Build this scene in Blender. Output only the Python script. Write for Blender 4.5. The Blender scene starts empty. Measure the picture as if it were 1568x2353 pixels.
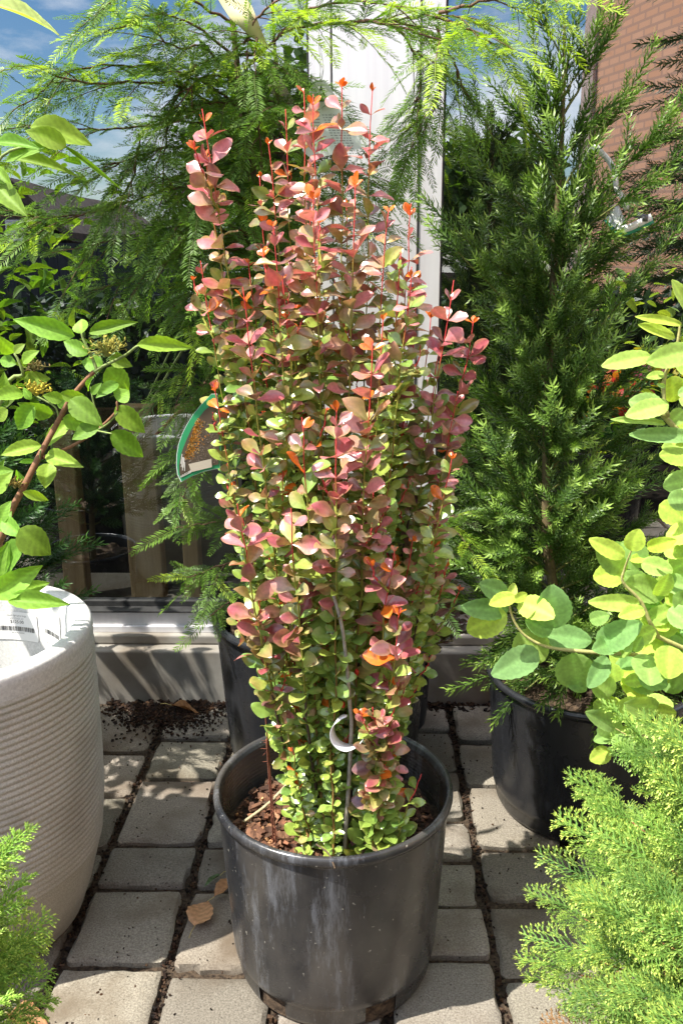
import bpy, math
import numpy as np
from mathutils import Vector
rng = np.random.default_rng(11)
rad = math.radians
S = bpy.context.scene
COL = S.collection

# ------------------------------------------------------------------ camera
H, F, K = 1.25, 880.0, 682 / 1568.0
P_, YAW, ROLL = rad(16.2), rad(1.6), rad(.4)
fw = np.array([-math.sin(YAW) * math.cos(P_), math.cos(YAW) * math.cos(P_), -math.sin(P_)])
r0 = np.array([math.cos(YAW), math.sin(YAW), 0.0])
u0 = np.cross(r0, fw)
R_ = math.cos(ROLL) * r0 - math.sin(ROLL) * u0
U_ = math.sin(ROLL) * r0 + math.cos(ROLL) * u0
C0 = np.array([0, 0, H])
cd = bpy.data.cameras.new('camera')
cam = bpy.data.objects.new('camera', cd)
COL.objects.link(cam)
from mathutils import Matrix
cam.matrix_world = Matrix(((R_[0], U_[0], -fw[0], 0), (R_[1], U_[1], -fw[1], 0), (R_[2], U_[2], -fw[2], H), (0, 0, 0, 1)))
cd.sensor_fit = 'VERTICAL'; cd.sensor_height = 24.0; cd.lens = 24.0 * F / 1024.0
cd.clip_start = .02; cd.clip_end = 2000
S.camera = cam

def A(x, y, Y):
    "world point seen at photo measure (x, y) that lies at distance Y in front"
    x, y = x * K, y * K
    d = fw + R_ * (x - 341) / F + U_ * (512 - y) / F
    return C0 + d * (Y / d[1])

# ------------------------------------------------------------------ sky, sun, exposure
SUN_EL, SUN_H = rad(59), np.array([-.915, -.404])
S.render.film_transparent = False
w = bpy.data.worlds.new('World'); S.world = w; w.use_nodes = True
nt = w.node_tree; nt.nodes.clear()
N = nt.nodes.new; Lk = nt.links.new
out = N('ShaderNodeOutputWorld'); bg = N('ShaderNodeBackground')
sky = N('ShaderNodeTexSky'); sky.sky_type = 'NISHITA'; sky.sun_disc = False
sky.sun_elevation = SUN_EL; sky.sun_rotation = math.atan2(SUN_H[0], SUN_H[1]); sky.air_density = 1.0; sky.dust_density = .6
tc = N('ShaderNodeTexCoord'); mp = N('ShaderNodeMapping'); mp.inputs['Scale'].default_value = (1, 1, 2.6)
mp.inputs['Location'].default_value = (2.1, .3, .2)
nz = N('ShaderNodeTexNoise'); nz.inputs['Scale'].default_value = 3.1; nz.inputs['Detail'].default_value = 9; nz.inputs['Roughness'].default_value = .58
rp = N('ShaderNodeValToRGB'); rp.color_ramp.elements[0].position = .43; rp.color_ramp.elements[1].position = .56
mx = N('ShaderNodeMix'); mx.data_type = 'RGBA'; mx.inputs[7].default_value = (10.5, 10.8, 11.5, 1)
Lk(tc.outputs['Generated'], mp.inputs['Vector']); Lk(mp.outputs['Vector'], nz.inputs['Vector']); Lk(nz.outputs['Fac'], rp.inputs['Fac'])
hs = N('ShaderNodeHueSaturation'); hs.inputs['Saturation'].default_value = 1.35; hs.inputs['Value'].default_value = 1.1; Lk(sky.outputs['Color'], hs.inputs['Color'])
Lk(rp.outputs['Color'], mx.inputs[0]); Lk(hs.outputs['Color'], mx.inputs[6]); Lk(mx.outputs[2], bg.inputs['Color'])
bg.inputs['Strength'].default_value = .105
Lk(bg.outputs[0], out.inputs['Surface'])
sl = bpy.data.lights.new('sun', 'SUN'); sl.energy = 5.0; sl.angle = rad(.5); sl.color = (1, .95, .86)
so = bpy.data.objects.new('sun', sl); COL.objects.link(so)
sd = Vector((SUN_H[0] * math.cos(SUN_EL), SUN_H[1] * math.cos(SUN_EL), math.sin(SUN_EL)))
so.rotation_euler = sd.to_track_quat('Z', 'Y').to_euler(); so.location = (-3, -2, 6)
S.view_settings.view_transform = 'Standard'; S.view_settings.look = 'None'
S.view_settings.gamma = 1; S.view_settings.exposure = 1.1
S.cycles.max_bounces = 8; S.cycles.transparent_max_bounces = 12; S.cycles.transmission_bounces = 4
S.cycles.sample_clamp_indirect = 6

# ------------------------------------------------------------------ helpers
def tag(o, label=None, cat=None, group=None, kind=None):
    if label: o['label'] = label
    if cat: o['category'] = cat
    if group: o['group'] = group
    if kind: o['kind'] = kind
    return o

def empty(name, loc, label, cat, group=None):
    o = bpy.data.objects.new(name, None); COL.objects.link(o); o.location = [float(v) for v in loc]
    o.empty_display_size = .1
    return tag(o, label, cat, group)

def norm(v):
    v = np.asarray(v, float)
    return v / np.maximum(np.linalg.norm(v, axis=-1, keepdims=True), 1e-9)

class Geo:
    def __init__(s): s.V = []; s.Fq = []; s.C = []; s.n = 0
    def add(s, V, Fq, C=(1, 1, 1)):
        V = np.asarray(V, float).reshape(-1, 3); Fq = np.asarray(Fq, int).reshape(-1, 4)
        s.V.append(V); s.Fq.append(Fq + s.n); C = np.asarray(C, float)
        s.C.append(np.broadcast_to(C, (len(V), 3)) if C.ndim == 1 else C.reshape(-1, 3)); s.n += len(V)
    def build(s, name, mat, parent=None, smooth=True, sharp=None):
        V = np.concatenate(s.V); Q = np.concatenate(s.Fq); Cc = np.concatenate(s.C)
        if parent is not None: V = V - np.array(parent.location)[None]
        m = bpy.data.meshes.new(name)
        m.vertices.add(len(V)); m.vertices.foreach_set('co', V.ravel().astype(np.float32))
        tri = Q[:, 2] == Q[:, 3]
        if tri.any():
            tot = np.where(tri, 3, 4); idx = Q.ravel()[np.column_stack([np.ones((len(Q), 3), bool), ~tri]).ravel()]
        else: tot = np.full(len(Q), 4); idx = Q.ravel()
        m.loops.add(len(idx)); m.loops.foreach_set('vertex_index', idx.astype(np.int32))
        m.polygons.add(len(Q)); m.polygons.foreach_set('loop_start', np.concatenate([[0], np.cumsum(tot)[:-1]]).astype(np.int32))
        m.polygons.foreach_set('use_smooth', np.full(len(Q), smooth))
        a = m.color_attributes.new('col', 'FLOAT_COLOR', 'POINT')
        a.data.foreach_set('color', np.column_stack([Cc, np.ones(len(Cc))]).ravel().astype(np.float32))
        m.update(calc_edges=True); m.validate()
        if sharp: m.set_sharp_from_angle(angle=rad(sharp))
        m.materials.append(mat)
        o = bpy.data.objects.new(name, m); COL.objects.link(o)
        if parent is not None: o.parent = parent
        return o

def box(g, x0, x1, y0, y1, z0, z1, c=(1, 1, 1)):
    V = [(x, y, z) for z in (z0, z1) for y in (y0, y1) for x in (x0, x1)]
    g.add(V, [(0, 2, 3, 1), (4, 5, 7, 6), (0, 1, 5, 4), (2, 6, 7, 3), (0, 4, 6, 2), (1, 3, 7, 5)], c)

def bezpts(pts, n):
    "smooth curve through points (Catmull-Rom)"
    p = np.asarray(pts, float); p = np.vstack([2 * p[0] - p[1], p, 2 * p[-1] - p[-2]])
    t = np.linspace(0, len(p) - 3 - 1e-6, n); i = t.astype(int); u = (t - i)[:, None]
    a, b, c, d = p[i], p[i + 1], p[i + 2], p[i + 3]
    return .5 * (2 * b + (c - a) * u + (2 * a - 5 * b + 4 * c - d) * u ** 2 + (3 * b - a - 3 * c + d) * u ** 3)

def tube(g, P, r, k=6, c=(1, 1, 1)):
    P = np.asarray(P, float); n = len(P); r = np.broadcast_to(np.asarray(r, float), (n,))
    T = norm(np.gradient(P, axis=0)); up = np.array([.13, .31, .94]); 
    X = norm(np.cross(T, up)); Y = np.cross(T, X)
    a = np.linspace(0, 2 * math.pi, k, endpoint=False)
    V = P[:, None] + r[:, None, None] * (np.cos(a)[None, :, None] * X[:, None] + np.sin(a)[None, :, None] * Y[:, None])
    V = np.vstack([V.reshape(-1, 3), P[-1:] + T[-1:] * r[-1]])
    Q = []
    for i in range(n - 1):
        for j in range(k):
            j2 = (j + 1) % k; Q.append((i * k + j, i * k + j2, (i + 1) * k + j2, (i + 1) * k + j))
    e = n * k
    for j in range(k): Q.append(((n - 1) * k + j, (n - 1) * k + (j + 1) % k, e, e))
    c = np.asarray(c, float)
    if c.ndim == 2: c = np.vstack([np.repeat(c, k, axis=0), c[-1:]])
    g.add(V, Q, c)

def frames(D, Nn):
    D = norm(D); X = norm(np.cross(D, Nn)); Z = np.cross(X, D)
    return X, D, Z

def stamp(g, V, Fq, base, D, Nn, L, W, Cc):
    "place the template (x across, y along, z up; unit size) many times"
    m = len(base); X, Y, Z = frames(D, Nn)
    L = np.broadcast_to(L, (m,))[:, None, None]; W = np.broadcast_to(W, (m,))[:, None, None]
    P = base[:, None] + V[None, :, 0:1] * W * X[:, None] + V[None, :, 1:2] * L * Y[:, None] + V[None, :, 2:3] * L * Z[:, None]
    Q = (np.asarray(Fq)[None] + (np.arange(m) * len(V))[:, None, None]).reshape(-1, 4)
    g.add(P.reshape(-1, 3), Q, np.asarray(Cc).reshape(-1, 3))

def grid_leaf(wf, nu=7, nv=5, fold=.18, curl=.15, wave=0, teeth=0, blunt=1.0):
    t = 1 - (1 - np.linspace(0, 1, nu)) ** blunt; v = np.linspace(-1, 1, nv)
    V = []; UV = []
    for i, tt in enumerate(t):
        hw = max(wf(tt), .004)
        for vv in v:
            e = abs(vv) == 1 and teeth and 0 < i < nu - 1
            x = vv * .5 * hw * (1 + (teeth * (1 if i % 2 else -1) if e else 0))
            z = fold * abs(x) - curl * tt ** 2 + wave * math.sin(tt * 9 + vv * 2) * abs(vv)
            V.append((x, tt, z)); UV.append((vv, tt))
    Q = [(i * nv + j, i * nv + j + 1, (i + 1) * nv + j + 1, (i + 1) * nv + j) for i in range(nu - 1) for j in range(nv - 1)]
    return np.array(V), np.array(Q), np.array(UV)

def lathe(g, prof, c, seg=64, col=(1, 1, 1), skip=None, jitter=None):
    a = np.linspace(0, 2 * math.pi, seg, endpoint=False); prof = np.asarray(prof, float)
    V = np.stack([c[0] + prof[:, :1] * np.cos(a), c[1] + prof[:, :1] * np.sin(a), np.repeat(c[2] + prof[:, 1:2], seg, 1)], -1)
    Q = []
    for i in range(len(prof) - 1):
        for j in range(seg):
            if skip and skip(i, j): continue
            j2 = (j + 1) % seg; Q.append((i * seg + j, i * seg + j2, (i + 1) * seg + j2, (i + 1) * seg + j))
    g.add(V.reshape(-1, 3), Q, col)

# ------------------------------------------------------------------ materials
def base_mat(name):
    m = bpy.data.materials.new(name); m.use_nodes = True; nt = m.node_tree
    return m, nt, nt.nodes['Principled BSDF'], nt.nodes['Material Output']

def leaf_mat(name, trans=.35, rough=.45, tint=(1.6, 1.5, .5), spec=.5, veins=0, coat=0):
    m, nt, b, o = base_mat(name); n = nt.nodes.new; l = nt.links.new
    at = n('ShaderNodeAttribute'); at.attribute_name = 'col'
    tcd = n('ShaderNodeTexCoord'); no = n('ShaderNodeTexNoise'); no.inputs['Scale'].default_value = 190; no.inputs['Detail'].default_value = 4
    l(tcd.outputs['Object'], no.inputs['Vector'])
    mr = n('ShaderNodeMapRange'); mr.inputs[3].default_value = .66; mr.inputs[4].default_value = 1.34
    l(no.outputs['Fac'], mr.inputs[0])
    mu = n('ShaderNodeVectorMath'); mu.operation = 'SCALE'; l(at.outputs['Color'], mu.inputs[0]); l(mr.outputs[0], mu.inputs['Scale'])
    l(mu.outputs[0], b.inputs['Base Color']); b.inputs['Roughness'].default_value = rough
    b.inputs['Specular IOR Level'].default_value = spec
    if coat: b.inputs['Coat Weight'].default_value = coat; b.inputs['Coat Roughness'].default_value = .3
    tr = n('ShaderNodeBsdfTranslucent'); tm = n('ShaderNodeVectorMath'); tm.operation = 'MULTIPLY'; tm.inputs[1].default_value = tint
    l(mu.outputs[0], tm.inputs[0]); l(tm.outputs[0], tr.inputs['Color'])
    ms = n('ShaderNodeMixShader'); ms.inputs[0].default_value = trans
    l(b.outputs[0], ms.inputs[1]); l(tr.outputs[0], ms.inputs[2]); l(ms.outputs[0], o.inputs['Surface'])
    bp = n('ShaderNodeBump'); bp.inputs['Strength'].default_value = .25; bp.inputs['Distance'].default_value = .0006
    l(no.outputs['Fac'], bp.inputs['Height']); l(bp.outputs[0], b.inputs['Normal'])
    return m

def noise_mat(name, c1, c2, scale, rough=.8, bump=.3, dist=.002, detail=8, c3=None, s3=3, spec=.3, attr=False, lo=.35, hi=.65, metal=0, stretch=None):
    m, nt, b, o = base_mat(name); n = nt.nodes.new; l = nt.links.new
    tcd = n('ShaderNodeTexCoord'); src = tcd.outputs['Object']
    if stretch:
        mpn = n('ShaderNodeMapping'); mpn.inputs['Scale'].default_value = stretch; l(src, mpn.inputs['Vector']); src = mpn.outputs[0]
    no = n('ShaderNodeTexNoise'); no.inputs['Scale'].default_value = scale; no.inputs['Detail'].default_value = detail; no.inputs['Roughness'].default_value = .65
    l(src, no.inputs['Vector'])
    r = n('ShaderNodeValToRGB'); r.color_ramp.elements[0].position = lo; r.color_ramp.elements[1].position = hi
    r.color_ramp.elements[0].color = (*c1, 1); r.color_ramp.elements[1].color = (*c2, 1); l(no.outputs['Fac'], r.inputs['Fac'])
    cur = r.outputs['Color']
    if c3:
        n3 = n('ShaderNodeTexNoise'); n3.inputs['Scale'].default_value = s3; n3.inputs['Detail'].default_value = 6; l(src, n3.inputs['Vector'])
        r3 = n('ShaderNodeMapRange'); r3.inputs[1].default_value = .48; r3.inputs[2].default_value = .68; l(n3.outputs['Fac'], r3.inputs[0])
        mi = n('ShaderNodeMix'); mi.data_type = 'RGBA'; l(r3.outputs[0], mi.inputs[0]); l(cur, mi.inputs[6]); mi.inputs[7].default_value = (*c3, 1); cur = mi.outputs[2]
    if attr:
        at = n('ShaderNodeAttribute'); at.attribute_name = 'col'; mu = n('ShaderNodeMix'); mu.data_type = 'RGBA'; mu.blend_type = 'MULTIPLY'; mu.inputs[0].default_value = 1
        l(cur, mu.inputs[6]); l(at.outputs['Color'], mu.inputs[7]); cur = mu.outputs[2]
    l(cur, b.inputs['Base Color']); b.inputs['Roughness'].default_value = rough; b.inputs['Specular IOR Level'].default_value = spec; b.inputs['Metallic'].default_value = metal
    bp = n('ShaderNodeBump'); bp.inputs['Strength'].default_value = bump; bp.inputs['Distance'].default_value = dist
    l(no.outputs['Fac'], bp.inputs['Height']); l(bp.outputs[0], b.inputs['Normal'])
    return m

def attr_mat(name, rough=.7, spec=.3):
    m, nt, b, o = base_mat(name)
    at = nt.nodes.new('ShaderNodeAttribute'); at.attribute_name = 'col'; nt.links.new(at.outputs['Color'], b.inputs['Base Color'])
    b.inputs['Roughness'].default_value = rough; b.inputs['Specular IOR Level'].default_value = spec
    return m

def plastic_mat(name, dust=.5, seed=0):
    "black nursery-pot plastic with scuffs, dried water marks and a warm film of dust"
    m, nt, b, o = base_mat(name); n = nt.nodes.new; l = nt.links.new
    t = n('ShaderNodeTexCoord'); mpn = n('ShaderNodeMapping'); mpn.inputs['Location'].default_value = (seed, seed * .7, 0); l(t.outputs['Object'], mpn.inputs['Vector'])
    def noise(sc, det, st=(1, 1, 1), lo=.5, hi=.7, ro=.6):
        q = n('ShaderNodeMapping'); q.inputs['Scale'].default_value = st; l(mpn.outputs[0], q.inputs['Vector'])
        a = n('ShaderNodeTexNoise'); a.inputs['Scale'].default_value = sc; a.inputs['Detail'].default_value = det; a.inputs['Roughness'].default_value = ro; l(q.outputs[0], a.inputs['Vector'])
        r = n('ShaderNodeMapRange'); r.inputs[1].default_value = lo; r.inputs[2].default_value = hi; l(a.outputs['Fac'], r.inputs[0]); return r.outputs[0]
    cur = None
    def over(prev, col, fac, k):
        mm = n('ShaderNodeMath'); mm.operation = 'MULTIPLY'; mm.inputs[1].default_value = k; l(fac, mm.inputs[0])
        mi = n('ShaderNodeMix'); mi.data_type = 'RGBA'; l(mm.outputs[0], mi.inputs[0])
        if isinstance(prev, tuple): mi.inputs[6].default_value = (*prev, 1)
        else: l(prev, mi.inputs[6])
        mi.inputs[7].default_value = (*col, 1); return mi.outputs[2]
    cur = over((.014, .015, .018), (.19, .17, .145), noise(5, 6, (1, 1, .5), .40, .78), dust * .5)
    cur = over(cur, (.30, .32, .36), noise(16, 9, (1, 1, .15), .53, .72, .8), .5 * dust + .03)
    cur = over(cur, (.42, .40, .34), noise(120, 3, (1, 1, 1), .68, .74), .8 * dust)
    l(cur, b.inputs['Base Color'])
    rr = n('ShaderNodeMapRange'); rr.inputs[3].default_value = .24; rr.inputs[4].default_value = .50; l(noise(9, 6), rr.inputs[0]); l(rr.outputs[0], b.inputs['Roughness'])
    bp = n('ShaderNodeBump'); bp.inputs['Strength'].default_value = .25; bp.inputs['Distance'].default_value = .002; l(noise(22, 6, (1, 1, .4), .3, .8), bp.inputs['Height']); l(bp.outputs[0], b.inputs['Normal'])
    return m

def glass_mat():
    m, nt, b, o = base_mat('coated window glass'); n = nt.nodes.new; l = nt.links.new; nt.nodes.remove(b)
    g = n('ShaderNodeBsdfGlossy'); g.inputs['Roughness'].default_value = .0; g.inputs['Color'].default_value = (.93, .97, 1, 1)
    tr = n('ShaderNodeBsdfTransparent'); tr.inputs['Color'].default_value = (.75, .77, .76, 1)
    lw = n('ShaderNodeLayerWeight'); lw.inputs['Blend'].default_value = .2
    mr = n('ShaderNodeMapRange'); mr.inputs[3].default_value = .34; mr.inputs[4].default_value = .8; l(lw.outputs['Fresnel'], mr.inputs[0])
    t = n('ShaderNodeTexCoord'); no = n('ShaderNodeTexNoise'); no.inputs['Scale'].default_value = 2.2; no.inputs['Detail'].default_value = 1; l(t.outputs['Object'], no.inputs['Vector'])
    bp = n('ShaderNodeBump'); bp.inputs['Strength'].default_value = .08; bp.inputs['Distance'].default_value = .02; l(no.outputs['Fac'], bp.inputs['Height']); l(bp.outputs[0], g.inputs['Normal'])
    ms = n('ShaderNodeMixShader'); l(mr.outputs[0], ms.inputs[0]); l(tr.outputs[0], ms.inputs[1]); l(g.outputs[0], ms.inputs[2]); l(ms.outputs[0], o.inputs['Surface'])
    return m

def brick_mat():
    m, nt, b, o = base_mat('orange brick'); n = nt.nodes.new; l = nt.links.new
    t = n('ShaderNodeTexCoord'); sx = n('ShaderNodeSeparateXYZ'); l(t.outputs['Object'], sx.inputs[0])
    ad = n('ShaderNodeMath'); l(sx.outputs['X'], ad.inputs[0]); l(sx.outputs['Y'], ad.inputs[1])
    cx = n('ShaderNodeCombineXYZ'); l(ad.outputs[0], cx.inputs[0]); l(sx.outputs['Z'], cx.inputs[1])
    br = n('ShaderNodeTexBrick'); br.inputs['Scale'].default_value = 1; br.inputs['Brick Width'].default_value = .36; br.inputs['Row Height'].default_value = .135
    br.inputs['Mortar Size'].default_value = .024; br.inputs['Color1'].default_value = (.72, .36, .21, 1); br.inputs['Color2'].default_value = (.76, .41, .26, 1); br.inputs['Mortar'].default_value = (.52, .30, .21, 1)
    l(cx.outputs[0], br.inputs['Vector']); l(br.outputs['Color'], b.inputs['Base Color']); b.inputs['Roughness'].default_value = .85
    return m

M = {}
M['paver'] = noise_mat('concrete paver', (.052, .043, .034), (.285, .258, .218), 300, .88, .8, .0014, 6, c3=(.12, .095, .07), s3=6, attr=True, lo=.22, hi=.64)
M['soiljoint'] = noise_mat('joint soil', (.012, .008, .006), (.10, .07, .045), 120, .95, 1, .006, 10)
M['yarddark'] = noise_mat('blackened yard ground', (.008, .007, .006), (.026, .022, .018), 40, .95, .3, .002, spec=0)  # made-up ground tone, near black so the lower window mirrors dark
M['curb'] = noise_mat('painted concrete sill', (.22, .205, .185), (.33, .315, .28), 9, .8, .25, .002, 10, c3=(.17, .145, .115), s3=4, lo=.3, hi=.7)
M['alu'] = noise_mat('pale aluminium frame', (.72, .70, .72), (.78, .77, .78), 5, .38, .05, .001, 3, spec=.5, stretch=(8, 8, .3), metal=.25)
M['sealant'] = noise_mat('dark rubber gasket', (.02, .02, .02), (.035, .035, .035), 30, .6)
M['groove'] = noise_mat('shadow groove', (.22, .21, .2), (.27, .26, .25), 30, .6)
M['glass'] = glass_mat()
M['room'] = noise_mat('dim room finish', (.012, .011, .01), (.03, .026, .022), 4, .8)
M['wood'] = noise_mat('pale timber post', (.32, .22, .11), (.48, .35, .2), 7, .65, .3, .001, 8, stretch=(9, 9, .8))
M['brick'] = brick_mat()
M['roof'] = noise_mat('dark shingle', (.05, .04, .035), (.13, .1, .085), 12, .9)
M['slate'] = noise_mat('slate grey boards', (.018, .024, .028), (.04, .048, .054), 3, .7, .2, .002, stretch=(12, 1, .4))
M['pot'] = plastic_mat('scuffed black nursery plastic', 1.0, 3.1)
M['potdark'] = plastic_mat('black nursery plastic', .05, 8.4)
M['mulch'] = noise_mat('bark mulch', (.04, .022, .014), (.24, .15, .095), 90, .85, .8, .003, attr=True, stretch=(1, .35, 1))
M['soil'] = noise_mat('potting soil', (.015, .010, .007), (.12, .08, .05), 110, .95, 1, .006, 10)
M['cement'] = noise_mat('pale cast stone', (.37, .355, .31), (.58, .56, .51), 300, .85, .7, .0015, 6, c3=(.28, .255, .205), s3=3.2, lo=.3, hi=.68)
M['cementrim'] = noise_mat('smooth cast stone', (.50, .50, .49), (.66, .66, .64), 180, .8, .3, .0008, 6)
M['label'] = attr_mat('printed paper', .5, .4)
M['tagp'] = attr_mat('printed plastic tag', .28, .5)
M['barb'] = leaf_mat('barberry leaf', .20, .27, (1.6, 1.2, .85), .8, coat=.25)
M['redwood'] = leaf_mat('redwood needle', .38, .45, (1.5, 1.6, .5), .4)
M['crypt'] = leaf_mat('cedar needle', .15, .42, (1.3, 1.6, .5), .45)
M['junip'] = leaf_mat('juniper scale', .2, .5, (1.5, 1.5, .5), .35)
M['vib'] = leaf_mat('viburnum leaf', .38, .55, (1.5, 1.6, .3), .3)
M['spir'] = leaf_mat('spirea leaf', .38, .5, (1.5, 1.45, .4), .3)
M['bark'] = noise_mat('twig bark', (.7, .7, .7), (1.1, 1.1, 1.1), 160, .8, .6, .0015, attr=True)
M['tint'] = attr_mat('petal', .6, .3)
M['dry'] = leaf_mat('dry leaf', .2, .6, (1.4, 1.1, .7), .3)
M['strap'] = noise_mat('pale yellow strap', (.62, .56, .30), (.68, .62, .36), 20, .5, .1)
M['berry'] = noise_mat('red berry', (.5, .02, .01), (.6, .04, .02), 30, .3)
M['white'] = noise_mat('white paint', (.7, .7, .7), (.78, .78, .78), 10, .5, .1)

# ------------------------------------------------------------------ ground
def smoothnoise(x, y, s=0):
    return (math.sin(x * 37.1 + s) * math.cos(y * 29.7 + s * 1.7) + .5 * math.sin(x * 71.3 - y * 53.9 + s * 2.3))

g = Geo(); q = 60
gx = [-60, -12, -2.6, 2.4, 12, 60]; gy = [-70, -20, -3, 2.33, 20, 60]
for i in range(5):
    for j in range(5):
        if gy[j] >= 2.33 and True: continue
        g.add([(gx[i], gy[j], -.016), (gx[i + 1], gy[j], -.016), (gx[i + 1], gy[j + 1], -.016), (gx[i], gy[j + 1], -.016)], [(0, 1, 2, 3)])
o = g.build('ground', M['soiljoint']); tag(o, kind='structure')
g = Geo()
for (x0, x1, y0, y1) in ((-60, 60, -70, .60), (-60, -1.98, .60, 2.32), (1.85, 60, .60, 2.32)):
    g.add([(x0, y0, -.008), (x1, y0, -.008), (x1, y1, -.008), (x0, y1, -.008)], [(0, 1, 2, 3)])
o = g.build('yard', M['yarddark']); tag(o, kind='structure')
g = Geo(); box(g, -60, 60, 2.46, 60, -.3, -.012); o = g.build('floor', M['room'], smooth=False); tag(o, kind='structure')

def paver(g, x0, x1, y0, y1):
    n = 9; gap = .0078
    w_, h_ = x1 - x0 - 2 * gap, y1 - y0 - 2 * gap
    cx, cy = (x0 + x1) / 2 + rng.uniform(-.002, .002), (y0 + y1) / 2 + rng.uniform(-.002, .002)
    rot = rng.normal(0, .008); zt = rng.normal(0, .0022); tx, ty = rng.normal(0, .008, 2); sd_ = rng.uniform(0, 50)
    # rings: top inner grid plus rounded shoulder and side
    t = np.concatenate([[-1], np.linspace(-.9, .9, n), [1]])
    X, Y = np.meshgrid(t, t); V = []
    cr = .075
    for yy, xx in zip(Y.ravel(), X.ravel()):
        edge = max(abs(xx), abs(yy))
        px, py = xx * w_ / 2, yy * h_ / 2
        # round the corners
        ax, ay = abs(px) - (w_ / 2 - .013), abs(py) - (h_ / 2 - .013)
        if ax > 0 and ay > 0:
            r_ = math.hypot(ax, ay)
            if r_ > .013: k = .013 / r_; px = math.copysign(w_ / 2 - .013 + ax * k, px); py = math.copysign(h_ / 2 - .013 + ay * k, py)
        dz = 0
        de = min(w_ / 2 - abs(px), h_ / 2 - abs(py))
        if de < .012: dz = -.007 * (1 - de / .012) ** 2
        wob = .0040 * smoothnoise(cx + px, cy + py, sd_) if edge == 1 else 0
        chip = .012 * max(0, smoothnoise(cx * 3 + px * 1.6, cy * 3 + py * 1.4, sd_ * 2) - .75) if edge == 1 else 0
        s_ = 1 - (abs(wob) + chip) / .1
        px *= s_; py *= s_
        dz += .0006 * smoothnoise(px * 2 + cx, py * 2 + cy, sd_) + tx * px + ty * py
        V.append((cx + px * math.cos(rot) - py * math.sin(rot), cy + px * math.sin(rot) + py * math.cos(rot), zt + dz))
    m_ = n + 2; Q = [(j * m_ + i, j * m_ + i + 1, (j + 1) * m_ + i + 1, (j + 1) * m_ + i) for j in range(m_ - 1) for i in range(m_ - 1)]
    ring = [i for i in range(m_)] + [j * m_ + m_ - 1 for j in range(1, m_)] + [(m_ - 1) * m_ + i for i in range(m_ - 2, -1, -1)] + [j * m_ for j in range(m_ - 2, 0, -1)]
    b0 = len(V); V += [(V[i][0], V[i][1], -.03) for i in ring]
    L_ = len(ring)
    Q += [(ring[(i + 1) % L_], ring[i], b0 + i, b0 + (i + 1) % L_) for i in range(L_)]
    tone = rng.uniform(.72, 1.15); c = np.array([tone * rng.uniform(.98, 1.04), tone, tone * rng.uniform(.93, 1.0)])
    g.add(V, Q, c)

g = Geo()
xl = [-1.98 + .2 * i for i in range(7)] + [-.566, -.361, -.16, .04, .242, .445] + [.445 + .2 * i for i in range(1, 8)]
starts = {(-.361): [2.32, 2.106, 1.919, 1.659, 1.522, 1.313]}
for i in range(len(xl) - 1):
    x0, x1 = xl[i], xl[i + 1]
    if abs(x0 + .361) < .01 or abs(x0 + .566) < .01 and False: ys = [2.30, 2.22, 2.106, 1.919, 1.659, 1.522, 1.30, 1.10]
    elif abs(x0 + .566) < .01: ys = [2.30, 2.106, 1.919, 1.659, 1.522, 1.313, 1.10]
    elif abs(x0 - .242) < .01: ys = [2.30, 2.10, 1.90, 1.66, 1.495, 1.30, 1.12]
    else: ys = [2.30, 2.30 - rng.choice([.14, .2, .26])]
    while ys[-1] > .72: ys.append(ys[-1] - rng.choice([.14, .2, .2, .26]))
    for a_, b_ in zip(ys[:-1], ys[1:]): paver(g, x0, x1, b_, a_)
o = g.build('pavement', M['paver'], sharp=40); tag(o, kind='structure')

# grit, bark crumbs and needles lying in the joints
g = Geo(); cube = np.array([(x, y, z) for z in (-.5, .5) for y in (-.5, .5) for x in (-.5, .5)]); cubeF = np.array([(0, 2, 3, 1), (4, 5, 7, 6), (0, 1, 5, 4), (2, 6, 7, 3), (0, 4, 6, 2), (1, 3, 7, 5)])
def crumbs(g, pts, smin, smax, pal, flat=.5):
    m = len(pts); D = norm(rng.normal(size=(m, 3)) * [1, 1, .25]); Nn = norm(rng.normal(size=(m, 3)) * [.4, .4, 0] + [0, 0, 1])
    L = rng.uniform(smin, smax, m); c = np.array(pal)[rng.integers(0, len(pal), m)] * rng.uniform(.7, 1.2, (m, 1))
    Vc = cube * np.array([1, 1, flat]) + rng.normal(0, .08, cube.shape)
    stamp(g, Vc, cubeF, pts, D, Nn, L, L * rng.uniform(.35, .8, m), np.repeat(c, 8, 0))
pal = [(.10, .06, .035), (.18, .12, .07), (.06, .04, .025), (.30, .24, .16), (.45, .42, .38), (.05, .04, .03)]
pts = []
for x in xl[3:17]:
    yv = rng.uniform(.9, 2.3, 330); pts.append(np.column_stack([x + rng.normal(0, .0055, 330), yv, rng.uniform(-.012, -.003, 330)]))
crumbs(g, np.vstack(pts), .003, .009, pal)
pts = np.column_stack([rng.uniform(-.7, .75, 1300), rng.uniform(1.0, 2.3, 1300), np.full(1300, .0025)]); crumbs(g, pts, .0015, .0045, pal + [(.4, .33, .22), (.3, .2, .1)])
pts = np.column_stack([rng.uniform(-.75, .7, 1100), 2.305 - np.abs(rng.normal(0, .022, 1100)), rng.uniform(-.006, .006, 1100)]); crumbs(g, pts, .004, .018, pal[:4], .3)
pts = np.column_stack([rng.normal(-.56, .08, 2400), 2.29 - np.abs(rng.normal(0, .07, 2400)), rng.uniform(0, .006, 2400)]); crumbs(g, pts, .002, .009, pal[:4] + [(.22, .13, .07)], .4)
o = g.build('joint_debris', M['mulch'], smooth=False); tag(o, 'brown bark crumbs, grit and needles caught in the joints between the pavers', 'debris', kind='stuff')

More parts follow.
